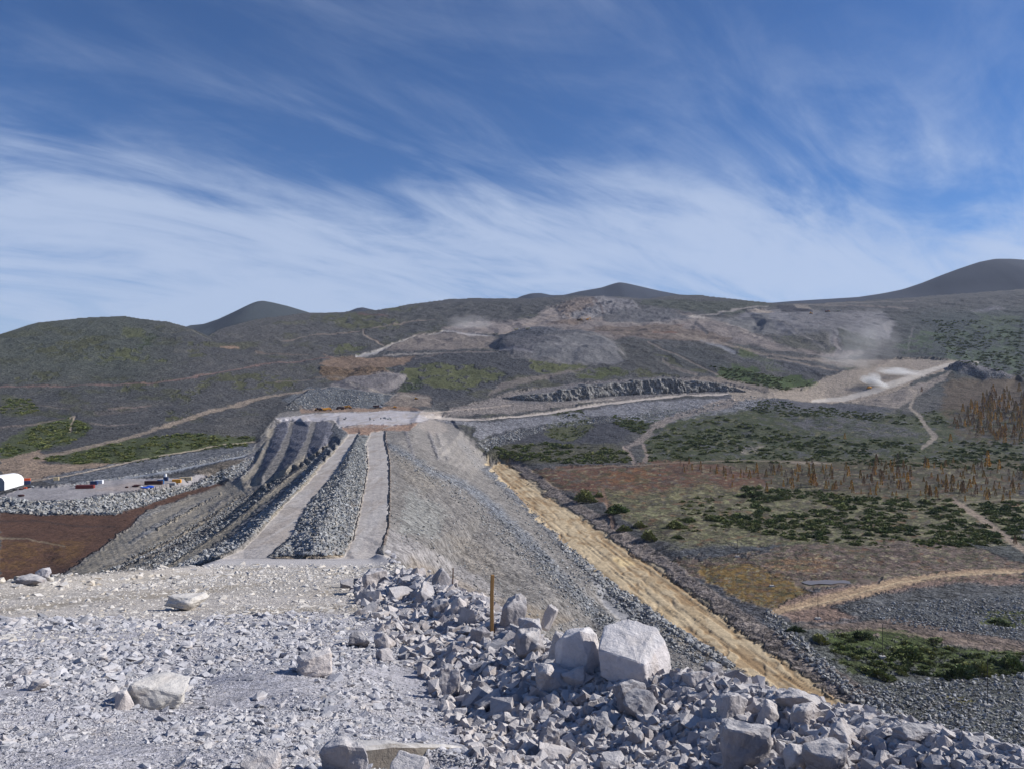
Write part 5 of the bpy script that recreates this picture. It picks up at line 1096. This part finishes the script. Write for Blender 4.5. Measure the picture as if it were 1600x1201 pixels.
def larch(px, py, hpx, bare, label, grp, k):
    p = at(px, py); h = hpx*p.y/F; e = bpy.data.objects.new('larch_tree', None); C.objects.link(e); e.location = (p.x, p.y, p.z-.2); e.scale = (h, h, h); e.rotation_euler = (0, 0, k*1.1); e.empty_display_size = .2
    tag(e, label, 'tree', grp); link('trunk', TRK, e)
    c = link('crown', (CROWNB[k % 3] if bare else CROWN[k % 4]), e); s = .30+.16*((k*7) % 10)/10; c.scale = (s*1.1, s*1.1, .98)
R5 = np.random.RandomState(9); k = 0
for x, y, h, lab in ((1209,742,18,'golden larch standing apart at the left of the larch band'),(1272,760,26,'slender orange larch beside bare trunks in the left part of the band'),(1543,730,28,'bright yellow larch near the right of the band'),(1505,770,22,'golden larch just above the fork of the pale track'),(1515,762,16,'small golden larch right beside the fork of the pale track'),(1586,850,16,'golden larch alone beside the pale track at the right edge'),(1357,777,10,'tiny orange larch in front of the band over the lichen'),(1320,686,11,'tiny yellow larch on the green slope'),(1485,690,14,'orange larch at the left foot of the dark larch wood'),(1440,612,9,'orange larch beside the winding track'),(1565,684,16,'orange larch inside the lower edge of the dark larch wood')):
    larch(x, y, h, False, lab, None, k); k += 1
P6 = []; 
for poly, n, hmin, hmax, pb, where in (([(1170,735),(1300,730),(1450,728),(1600,735),(1600,780),(1420,778),(1300,770),(1180,760)], 130, 8, 19, .5, 'in the band above the lichen flat'), ([(1495,640),(1545,618),(1610,605),(1620,700),(1560,690),(1510,676)], 120, 9, 19, .6, 'in the dark wood at the right edge'),
     ([(1060,728),(1180,732),(1180,755),(1100,745)], 14, 8, 16, .6, 'left of the band')):
    xa, xb = min(p[0] for p in poly), max(p[0] for p in poly); ya_, yb_ = min(p[1] for p in poly), max(p[1] for p in poly)
    for px, py in rnd_in(poly, n, R5):
        b = R5.rand() < pb; hgt = hmin+(hmax-hmin)*R5.rand()**1.5; fx = (px-xa)/(xb-xa); fy = (py-ya_)/(yb_-ya_)
        zn = ('left end', 'left part', 'middle', 'right part', 'right end')[min(4, int(fx*5))]; zy = 'far side' if fy < .35 else 'near side' if fy > .65 else 'centre line'
        sz_ = 'short' if hgt < hmin+.2*(hmax-hmin) else 'tall' if hgt > hmin+.5*(hmax-hmin) else 'middling'
        px += R5.randn()*12; py += R5.randn()*4
        larch(px, py, hgt, b, f"{sz_} {'bare brown' if b else 'golden'} larch, {zn}, {zy}, {where}", ('bare' if b else 'golden')+' larches '+where, k); k += 1
    for px, py in rnd_in(poly, int(n*.9), R5): P6.append((px+R5.randn()*14, py+R5.randn()*5, hmin+(hmax-hmin)*R5.rand()**2*.9))
CS = [o for o in C.objects if o.name.startswith('crown')][:7]
W6 = [at(x, y) for x, y, h in P6]; H6 = np.array([h*w.y/F for (x, y, h), w in zip(P6, W6)]); n = len(W6)
scatter('larch_wood', [tuple(w) for w in W6], np.stack([H6*.36, H6*.36, H6], -1), np.stack([np.zeros(n), np.zeros(n), R5.uniform(0, 6.28, n)], -1), R5.randint(0, len(CS), n), CS)
# ------------------------------------------------------------- made things
def box(bm, c, s, rz=0, taper=1.0, shear=0):
    v = []
    for dz in (-.5, .5):
        k = 1 if dz < 0 else taper
        for dx, dy in ((-.5,-.5),(.5,-.5),(.5,.5),(-.5,.5)):
            v.append(bm.verts.new((c[0]+dx*s[0]*k+(shear if dz > 0 else 0), c[1]+dy*s[1]*k, c[2]+dz*s[2])))
    for f in ((3,2,1,0),(4,5,6,7),(0,1,5,4),(1,2,6,5),(2,3,7,6),(3,0,4,7)): bm.faces.new([v[i] for i in f])
def prism(bm, prof, y0, y1):
    a = [bm.verts.new((x, y0, z)) for x, z in prof]; b = [bm.verts.new((x, y1, z)) for x, z in prof]; n = len(prof)
    bm.faces.new(a[::-1]); bm.faces.new(b)
    for i in range(n): bm.faces.new((a[i], a[(i+1) % n], b[(i+1) % n], b[i]))
def cyl(bm, c, r, L, axis='Y', seg=14):
    m = Matrix.Translation(c) @ (Matrix.Rotation(math.pi/2, 4, 'X') if axis == 'Y' else Matrix.Rotation(math.pi/2, 4, 'Y') if axis == 'X' else Matrix.Identity(4))
    bmesh.ops.create_cone(bm, segments=seg, radius1=r, radius2=r, depth=L, cap_ends=True, matrix=m)
def part(name, fn, mat, parent, bev=0):
    bm = bmesh.new(); fn(bm); bmesh.ops.recalc_face_normals(bm, faces=bm.faces[:])
    if bev: bmesh.ops.bevel(bm, geom=bm.edges[:], offset=bev, segments=1, affect='EDGES')
    me = bpy.data.meshes.new(name); bm.to_mesh(me); bm.free(); me.materials.append(mat); return link(name, me, parent)
def root(name, p, rz, label, cat, group=None):
    e = bpy.data.objects.new(name, None); C.objects.link(e); e.location = p; e.rotation_euler = (0, 0, rz); e.empty_display_size = 1; tag(e, label, cat, group); return e
YEL = plain('machine_yellow', (226,158,44), .5, 0, .2); DARK = plain('dark_steel', (52,50,52), .6); RUB = plain('tyre_rubber', (40,40,42), .9); GLS = plain('cab_glass', (40,52,62), .15, 0, .05, .6)
WHT = plain('white_paint', (226,228,230), .5, 0, .06); DRED = plain('oxide_red_paint', (122,50,48), .6, 0, .2); BLUE = plain('blue_paint', (52,98,150), .5, 0, .15); TARP = plain('blue_tarpaulin', (30,92,205), .45, 0, .3)
BEIG = plain('beige_paint', (196,180,146), .6, 0, .1); ORNG = plain('orange_paint_and_lit_red', (214,92,48), .5, 0, .1); NAVY = plain('navy_paint', (46,62,98), .5, 0, .15); DBR = plain('dark_brown_paint', (74,44,44), .7, 0, .2); CNC = plain('concrete', (176,172,166), .9)
PVC = plain('white_tent_fabric', (236,236,236), .6, 0, .04); GREY = plain('shaded_fabric_and_grey_paint', (150,152,156), .7)
WOOD = plain('weathered_timber', (148,114,72), .8, 0, .35)
def truck(p, rz, label, load='dark', s=1.0, group=None, bodymat=None, cabm=None):
    e = root('dump_truck', p, rz, label, 'truck', group); s *= 1.3; e.scale = (s, s, s); bmt = bodymat or YEL; cb = cabm or YEL
    part('chassis', lambda b: (box(b, (0, 0, 1.25), (9.2, 1.5, .5)), box(b, (3.9, 0, 1.2), (.5, 2.9, .7)), box(b, (-1.6, 0, 1.1), (.4, 2.4, .4)), box(b, (-3.2, 0, 1.1), (.4, 2.4, .4))), DARK, e)
    part('dump_body', lambda b: (prism(b, [(-5.4, 2.3), (-4.9, 1.6), (1.5, 1.6), (2.0, 3.6), (2.4, 3.75), (2.35, 3.9), (1.7, 3.85), (-5.3, 3.2)], -1.55, 1.55)), bmt, e)
    part('load', lambda b: (box(b, (-1.6, 0, 3.75), (6.2, 2.7, .7), taper=.55),), ROCK_GREY, e)
    c = part('cab', lambda b: (prism(b, [(2.5, 1.5), (4.0, 1.5), (4.0, 2.6), (3.7, 3.5), (2.5, 3.6)], -1.0, 1.0)), cb, e)
    part('windscreen', lambda b: (prism(b, [(4.015, 2.62), (4.03, 2.62), (3.74, 3.42), (3.72, 3.42)], -.85, .85)), GLS, c)
    part('bonnet', lambda b: (prism(b, [(4.0, 1.3), (5.2, 1.3), (5.1, 2.1), (4.0, 2.4)], -.95, .95)), cb, e)
    for x in (4.2, -1.6, -3.3):
        for y in (-1.3, 1.3):
            w = part('wheel', lambda b: cyl(b, (x, y, .85), .85, .62), RUB, e); part('hub', lambda b: cyl(b, (x, y, .85), .35, .68), cb, w)
    return e
def dozer(p, rz, label, s=1.0, group=None):
    e = root('bulldozer', p, rz, label, 'bulldozer', group); e.scale = (s, s, s)
    for y in (-1.1, 1.1): part('track', lambda b: prism(b, [(-2.2, .1), (1.8, .1), (2.3, .6), (1.9, 1.1), (-2.1, 1.1), (-2.6, .6)], y-.28, y+.28), DARK, e)
    part('hull', lambda b: (prism(b, [(-2.2, .7), (2.2, .7), (2.2, 1.9), (.4, 2.1), (-2.2, 1.9)], -.8, .8)), YEL, e)
    c = part('cab', lambda b: (box(b, (-.7, 0, 2.7), (1.6, 1.6, 1.3), taper=.88)), YEL, e); part('window', lambda b: (box(b, (-.7, 0, 2.75), (1.62, 1.3, .8), taper=.9)), GLS, c)
    part('blade', lambda b: prism(b, [(2.9, .05), (3.15, .05), (3.0, .7), (3.2, 1.4), (3.0, 1.4), (2.75, .7)], -1.9, 1.9), YEL, e)
    for y in (-1.45, 1.45): part('push_arm', lambda b: box(b, (1.3, y, .55), (3.4, .2, .25)), DARK, e)
    return e
def digger(p, rz, label, s=1.0):
    e = root('excavator', p, rz, label, 'excavator'); e.scale = (s, s, s)
    for y in (-1.3, 1.3): part('track', lambda b: prism(b, [(-2.2, .05), (2.2, .05), (2.6, .5), (2.2, 1.0), (-2.2, 1.0), (-2.6, .5)], y-.32, y+.32), DARK, e)
    part('upper_body', lambda b: (box(b, (-.6, 0, 1.9), (4.2, 2.8, 1.3), taper=.95)), YEL, e)
    c = part('cab', lambda b: (box(b, (.9, .9, 2.6), (1.5, 1.0, 1.9), taper=.9)), YEL, e); part('window', lambda b: (box(b, (.92, .9, 2.8), (1.52, .8, 1.1), taper=.9)), GLS, c)
    part('boom', lambda b: prism(b, [(1.2, 1.9), (3.6, 5.2), (6.4, 4.9), (6.4, 4.5), (3.8, 4.6), (1.9, 1.7)], -.6, -.1), YEL, e)
    part('arm', lambda b: prism(b, [(6.0, 5.1), (6.6, 4.9), (6.1, 1.8), (5.7, 1.8)], -.55, -.15), YEL, e)
    part('bucket', lambda b: prism(b, [(5.5, 2.0), (6.4, 1.9), (6.2, .8), (5.2, .9), (5.0, 1.5)], -.95, .25), DARK, e)
    return e
truck(at(498,641), 2.9, 'dark laden dump truck parked leftmost of the row behind the crest plateau', s=.9, bodymat=DBR)
truck(at(511,641), .35, 'yellow dump truck facing the crest plateau beside a dark one')
digger(at(504,640), 2.2, 'yellow excavator between two dump trucks on the crest plateau', .9)
truck(at(532,639), 3.05, 'dark dump truck in line behind the yellow-cabbed one', s=.95, bodymat=DBR, cabm=DBR); truck(at(542,637.5), .1, 'yellow dump truck alone in the middle of the row behind the plateau', s=1.0)
truck(at(590,637), 0.05, 'dark red dump truck with a white cab behind the crest plateau', bodymat=DBR, cabm=WHT)
dozer(at(617,636.5), .3, 'yellow bulldozer right of the white-cabbed truck'); dozer(at(650,623), .2, 'yellow bulldozer on the spoil bench above the plateau', 1.1)
truck(at(1358,607), math.radians(218), 'haul truck trailing white dust on the terrace road', s=1.0)
truck(at(808,516), .3, 'pale truck on the lip of the grey spoil heap, left of two', s=1.25, bodymat=BEIG, cabm=WHT); truck(at(826,515), .2, 'pale truck on the lip of the grey spoil heap, right of two', s=1.25, bodymat=BEIG, cabm=WHT)
digger(at(918,500), .3, 'dark excavator at the foot of the pale quarry face', 1.7); truck(at(906,501), .1, 'dump truck beside the excavator below the quarry face', s=1.3, bodymat=DBR)
dozer(at(1267,490), .2, 'bulldozer by the black coal-dark pit on the upper right bench', 1.8); truck(at(1293,487.5), .1, 'red-brown truck on the upper right bench between bulldozer and pale truck', s=1.3, bodymat=DRED); truck(at(1311,486.5), .1, 'pale truck rightmost on the upper right bench', s=1.2, bodymat=BEIG, cabm=WHT)

# blasted rock wall above the right-hand road: jagged buttresses
def rockwall(base_, seed, lean, name, col):
    base_ = [(x, y, h) for x, y, h in base_]; n = 420; m = 26
    xs_ = np.linspace(base_[0][0], base_[-1][0], n); ys_ = np.interp(xs_, [b[0] for b in base_], [b[1] for b in base_]); hs_ = np.interp(xs_, [b[0] for b in base_], [b[2] for b in base_])
    B = np.array([tuple(at(x, y)) for x, y in zip(xs_, ys_)]); kk = np.ones(15)/15
    for c in range(3): B[7:-7, c] = np.convolve(B[:, c], kk, 'valid')
    ln = np.concatenate([[0], np.cumsum(np.hypot(np.diff(B[:, 0]), np.diff(B[:, 1])))]); T_ = np.gradient(B[:, :2], axis=0); T_ /= np.linalg.norm(T_, axis=1, keepdims=True)+1e-9; Nn = np.stack([-T_[:, 1], T_[:, 0]], 1)
    V = np.zeros((m, n, 3)); cl_ = np.zeros((m, n, 4)); cl_[..., 3] = .9
    hh_ = hs_*B[:, 1]/F*(1+.25*fbm(ln/14, ln*0+seed, 4, seed))
    for j in range(m):
        v = j/(m-1); rid = np.abs(fbm(ln/11+.2*v, v*1.5+ln*0, 4, seed+1)); blk = np.floor(3*vnoise(ln/6., v*4+ln*0, seed+2))/3
        off = lean*hh_*v**1.5 - 3 + rid*hh_*.34 + blk*hh_*.14 + .8*fbm(ln/2.2, v*9+ln*0, 3, seed+3); off += smooth(.85, 1, v)*hh_*.8
        V[j, :, :2] = B[:, :2]+Nn*off[:, None]; V[j, :, 2] = B[:, 2]-.8+hh_*(v*1.06-.03*rid)*np.where(v > .93, 1-.12*(v-.93)/.07, 1)
        cc = lin(col)*(1+.5*fbm(ln/9, v*3+ln*0, 3, seed+5))[:, None]; cl_[j, :, :3] = cc
    i_ = np.arange(n*m).reshape(m, n); f_ = np.stack([i_[:-1, :-1], i_[:-1, 1:], i_[1:, 1:], i_[1:, :-1]], -1).reshape(-1, 4)
    me = mesh_from(name, V.reshape(-1, 3), f_, TERR); a_ = me.attributes.new('surface', 'FLOAT_COLOR', 'POINT'); a_.data.foreach_set('color', cl_.astype(np.float32).ravel())
    o = link(name, me); o['kind'] = 'structure'; return o
rockwall([(786,622,3),(815,625,10),(850,626,15),(880,626,18),(915,623,21),(960,618,22),(1000,616,23),(1050,614,23),(1090,612,18),(1130,611,12),(1165,612,3)], 301, .35, 'rock_cut', (134,132,129))

# white tent hall at the left edge
a = at(7, 765); b = at(37, 756.5); d = Vector((b.x-a.x, b.y-a.y, 0)); L = d.length; ang = math.atan2(d.y, d.x)
e = root('tent_hall', (a.x, a.y, min(a.z, b.z)-.3), ang, 'long white fabric tent hall with rounded roof beside the left yard', 'tent hall')
Wd = 16; prof = [(0, 0), (0, 6.6), (1.6, 8.6), (4.5, 9.9), (8, 10.4), (11.5, 9.9), (14.4, 8.6), (16, 6.6), (16, 0)]
def shell(b_):
    n = 14
    rows = [[b_.verts.new((L*i/n, y, z+.10*math.sin(i*math.pi*2)*0-(.06 if i % 2 else 0))) for y, z in prof] for i in range(n+1)]
    for i in range(n):
        for j in range(len(prof)-1): b_.faces.new((rows[i][j], rows[i+1][j], rows[i+1][j+1], rows[i][j+1]))
part('roof_fabric', shell, PVC, e)
part('end_wall', lambda b_: (b_.faces.new([b_.verts.new((.02, y, z)) for y, z in prof]), b_.faces.new([b_.verts.new((L-.02, y, z)) for y, z in prof])), GREY, e)  # shade on the white gable is put into this grey
part('door', lambda b_: box(b_, (-.06, 8, 2.4), (.1, 5, 4.8)), CNC, e)
for i in range(0, 15, 2): part('frame_rib', lambda b_: [box(b_, (L*i/14, -.05, 3.3), (.16, .1, 6.6))], WHT, e)
def container(px, py, Lm, rz, mat, label, H=2.6, Wm=2.44, endm=None, z=0, cat='container', window=False):
    p = at(px, py); e = root('shipping_container', (p.x, p.y, p.z-.1+z), rz, label, cat)
    def corr(b_):
        n = max(6, int(Lm/.6)); 
        for i in range(n):
            x = -Lm/2+(i+.5)*Lm/n; box(b_, (x, 0, H/2), (Lm/n*.55, Wm-.02, H-.3)); box(b_, (x+Lm/n*.5, 0, H/2), (Lm/n*.45, Wm-.12, H-.3))
    part('side_panel', corr, mat, e); part('roof', lambda b_: box(b_, (0, 0, H-.08), (Lm, Wm, .16)), mat, e)
    part('frame', lambda b_: [box(b_, (sx_*(Lm/2-.08), sy_*(Wm/2-.08), H/2), (.16, .16, H-.18)) for sx_ in (-1, 1) for sy_ in (-1, 1)]+[box(b_, (0, 0, .1), (Lm-.02, Wm-.02, .18))], mat, e)
    dr = part('door', lambda b_: [box(b_, (Lm/2+.03, s*Wm/4, H/2), (.06, Wm/2-.08, H-.35)) for s in (-1, 1)], endm or mat, e)
    if window: part('window', lambda b_: box(b_, (0, -Wm/2-.03, H*.58), (.9, .06, .8)), GLS, e)
    return e
R_ = math.radians
container(133, 762, 12.2, R_(4), DRED, 'long oxide red container in the left yard', endm=ORNG); container(155, 754.5, 5, R_(6), WHT, 'small white-ended container behind the long red one'); container(147, 756, 4.5, R_(6), NAVY, 'grey-blue container between the red and white ones')  # orange on the red container's right end stands in for sunlight there
container(41, 755.5, 5, R_(25), NAVY, 'dark blue container with orange roof edge beside the tent hall'); container(42, 751.5, 4, R_(25), ORNG, 'orange container behind the blue one by the tent hall')
container(88, 749.5, 3.2, R_(20), BEIG, 'small beige cabin beside the track above the yard')
container(240, 755.5, 12, R_(8), DBR, 'long dark brown container behind the blue tarpaulins'); container(251, 755, 4, R_(10), BLUE, 'bright blue cabin standing before the dark brown container', H=3.2); container(259, 750, 3, R_(10), NAVY, 'navy container behind the blue cabin', H=3)
container(266, 757, 7, R_(6), GREY, 'grey low container right of the blue cabin', H=1.8); container(276, 753, 6, R_(8), YEL, 'yellow container in the yard row'); container(290, 749.5, 8.5, R_(12), BEIG, 'beige cabin with one dark window at the right end of the row', window=True)
p = at(258.5, 749); e = root('storage_tank', (p.x, p.y, p.z), 0, 'upright white tank behind the blue cabin', 'tank'); part('drum', lambda b_: cyl(b_, (0, 0, 2.4), 1.0, 4.8, 'Z', 18), WHT, e); part('lid', lambda b_: cyl(b_, (0, 0, 4.9), .8, .2, 'Z', 18), CNC, e)
def heap(px, py, w, h, mat, label, seed, name='covered_heap', cat='heap'):
    p = at(px, py); me = rock_mesh(name, seed, 22, .3, 2, mat, 1.0, .08); o = link(name, me); o.scale = (w, w*.6, h); o.location = (p.x, p.y, p.z-.2); tag(o, label, cat); return o
heap(234, 760.5, 7, 1.7, TARP, 'bright blue tarpaulin over stacked goods, right half', 61); heap(226, 761.5, 6, 1.2, TARP, 'bright blue tarpaulin low over goods, left half', 62); heap(231, 762, 3, .8, WHT, 'white sacks in front of the blue tarpaulin', 63); heap(221, 760, 2.6, 1.2, WHT, 'small white bundle left of the blue tarpaulins', 66)
heap(214, 759.5, 6.5, 1.9, DBR, 'dark brown heap left of the blue tarpaulins', 64); heap(198, 761, 2.6, 1.3, DBR, 'small dark brown drum pile alone on the pad', 65); heap(33, 774.5, 4.5, 1.6, DBR, 'dark heap on the outer lip of the left yard', 67)
for i, (x, y, m, l) in enumerate(((24,765,DARK,'dark scrap pile nearest the tent hall'),(33,764,DBR,'brown scrap pile second from the tent hall'),(39,762,ORNG,'rusty orange scrap pile in the scrap row'),(45,761,DARK,'dark scrap pile before the long red container'),(50,760,GREY,'grey scrap pile touching the long red container end'))): heap(x, y, 3.2, 1.3, m, l, 70+i)

# thin poles on the right-hand flats
def pole(px, pb, ptop, label):
    p = at(px, pb); h = (pb-ptop)*p.y/F; e = root('marker_pole', p, 0, label, 'pole')
    part('base', lambda b_: box(b_, (0, 0, .25), (2.2, 1.6, .6), taper=.8), CNC, e); part('mast', lambda b_: cyl(b_, (0, 0, h/2), .09, h, 'Z', 8), DARK, e)
    part('brace', lambda b_: (box(b_, (.35, 0, .9), (.08, .08, 1.4), shear=-.5),), DARK, e)
for a_ in ((1278,966,925,'thin dark pole on a concrete block beside the muddy track'),(1379,1026,974,'thin pole on a concrete block among the lower shrubs'),(1543,1102,1028,'tallest thin pole on a concrete block on the lower right scree'),(1206,915,902,'short pole on the orange marsh beside the puddle'),(1152,869,842,'thin pole at the edge of the churned brown ground'),(1031,741,725,'pale short pole at the upper edge of the marsh')): pole(*a_)
# survey stakes
def stake(px, pb, pt, Yd, wpx, label, m):
    p = Vector(((px-800)/F*Yd, Yd, (600-pb)/F*Yd)); h = (pb-pt)*Yd/F; w = wpx*Yd/F
    me = bpy.data.meshes.new('wooden_stake'); bm = bmesh.new(); box(bm, (0, 0, h/2-.15), (w, w*.8, h+.3)); bmesh.ops.subdivide_edges(bm, edges=[e for e in bm.edges if e.calc_length() > h*.5], cuts=8)
    for v in bm.verts: v.co.x += .004*math.sin(v.co.z*7); 
    bmesh.ops.recalc_face_normals(bm, faces=bm.faces[:]); bmesh.ops.bevel(bm, geom=[e for e in bm.edges if e.calc_face_angle(0) > .5], offset=w*.08, segments=1, affect='EDGES'); bm.to_mesh(me); bm.free(); me.materials.append(m)
    o = link('wooden_stake', me); o.location = p; o.rotation_euler = (0, .012, .3); tag(o, label, 'stake'); return o
stake(768, 996, 897, near(768, 992).y, 5.2, 'tall square wooden stake standing in the rubble crest', WOOD)
stake(707.5, 906, 886, 21.5, 1.6, 'short thin brown stake behind the crest boulders', plain('old_timber', (92,66,48), .9))
# stones lining the far plateau
for i in range(16):
    px = 576+R1.rand()*36 if i < 13 else R1.uniform(536, 548); p = at(px, 654+R1.randn()*.9)
    o = link('rock', TP_G[R1.randint(14)]); o.scale = (2.6, 2.2, 2.2); o.location = (p.x, p.y, p.z-.3); tag(o, 'dark stone in the short row on the pale far plateau', 'rock', 'dark stones on the pale far plateau')
# puddle
WAT, t, b_ = new_mat('still_muddy_water'); b_.inputs['Base Color'].default_value = (*lin((112,106,104)), 1); b_.inputs['Roughness'].default_value = .35; b_.inputs['Specular IOR Level'].default_value = .3
pts = [at(x, y) for x, y in ((1252,909),(1262,906.5),(1276,907),(1290,904.8),(1308,906),(1322,904.5),(1340,906),(1358,905.5),(1374,904.6),(1366,907),(1346,908.2),(1330,911),(1312,910),(1298,913),(1280,912),(1266,914),(1258,912))]; zz = sum(p.z for p in pts)/len(pts)+.12
bm = bmesh.new(); bm.faces.new([bm.verts.new((p.x, p.y, zz)) for p in pts]); bmesh.ops.triangulate(bm, faces=bm.faces[:]); me = bpy.data.meshes.new('puddle'); bm.to_mesh(me); bm.free(); me.materials.append(WAT); o = link('puddle', me); o['kind'] = 'structure'

# ------------------------------------------------------------- dust and air
def dust(name, c, size, dens, label, seed, lean=(0, 0), nscale=1.9, col=(.98,.97,.95)):
    bm = bmesh.new(); bmesh.ops.create_icosphere(bm, subdivisions=3, radius=1); me = bpy.data.meshes.new(name); bm.to_mesh(me); bm.free()
    m = bpy.data.materials.new(name); m.use_nodes = True; t = m.node_tree; t.nodes.clear(); out = t.nodes.new('ShaderNodeOutputMaterial')
    tc = t.nodes.new('ShaderNodeTexCoord'); ln = t.nodes.new('ShaderNodeVectorMath'); ln.operation = 'LENGTH'; t.links.new(tc.outputs['Object'], ln.inputs[0])
    n1_ = noise(t, tc.outputs['Object'], nscale, 4, .6); n1_.noise_dimensions = '4D'; n1_.inputs['W'].default_value = seed
    fall = ramp(t, mathn(t, 'ADD', ln.outputs['Value'], mathn(t, 'MULTIPLY', mathn(t, 'SUBTRACT', n1_.outputs[0], .5), 1.9)), .10, 1, .95, 0)
    edge_ = ramp(t, ln.outputs['Value'], .75, 1, 1.0, 0)
    d = mathn(t, 'MULTIPLY', mathn(t, 'MULTIPLY', fall, edge_), dens)
    pv = t.nodes.new('ShaderNodeVolumePrincipled'); pv.inputs['Color'].default_value = (*col, 1); pv.inputs['Anisotropy'].default_value = 0.0; t.links.new(d, pv.inputs['Density']); t.links.new(pv.outputs[0], out.inputs['Volume'])
    me.materials.append(m); o = link(name, me); o.location = c; o.scale = size; o.rotation_euler = (0, lean[0], lean[1]); o['kind'] = 'stuff'; o['label'] = label; return o
q = at(1358, 607); k = q.y/F
dust('dust_plume', q+Vector((17*k, 20, 8*k)), (30*k, 40, 7.5*k), .13, 'white dust trailing behind the haul truck', 1, (.5, 0), 2.0)
dust('dust_plume', q+Vector((13*k, 15, 15*k)), (13*k, 26, 15*k), .05, 'white dust rising above the haul truck', 5, (-.3, 0), 2.0)
q2 = at(1412, 586); k2 = q2.y/F
dust('dust_plume', q2+Vector((0, 10, 4*k2)), (46*k2, 46, 9*k2), .055, 'paler dust further back on the terrace road', 2, (.15, 0), 2.0)
dust('dust_plume', q2+Vector((-34*k2, 60, 55*k2)), (60*k2, 70, 62*k2), .0035, 'thin dust drifting up in front of the dark slope', 3, (-.15, 0), 1.6)
dust('dust_plume', q2+Vector((-52*k2, 120, 20*k2)), (60*k2, 90, 40*k2), .004, 'faint dust low over the terrace', 4, (0, 0), 1.4)
q3 = at(735, 516); dust('dust_plume', q3+Vector((0, 20, 20)), (95, 90, 42), .005, 'faint brown dust over the upper quarry road', 7, (0, 0), 1.5, (.85,.82,.8))
hz = bpy.data.materials.new('thin_haze'); hz.use_nodes = True; t = hz.node_tree; t.nodes.clear(); out = t.nodes.new('ShaderNodeOutputMaterial'); pv = t.nodes.new('ShaderNodeVolumePrincipled')
pv.inputs['Color'].default_value = (.72, .82, 1.0, 1); pv.inputs['Density'].default_value = 2.4e-5; pv.inputs['Anisotropy'].default_value = .1; t.links.new(pv.outputs[0], out.inputs['Volume'])
bm = bmesh.new(); box(bm, (0, 0, 500), (64000, 64000, 1300)); bmesh.ops.recalc_face_normals(bm, faces=bm.faces[:]); me = bpy.data.meshes.new('haze'); bm.to_mesh(me); bm.free(); me.materials.append(hz)
o = link('haze', me); o['kind'] = 'stuff'
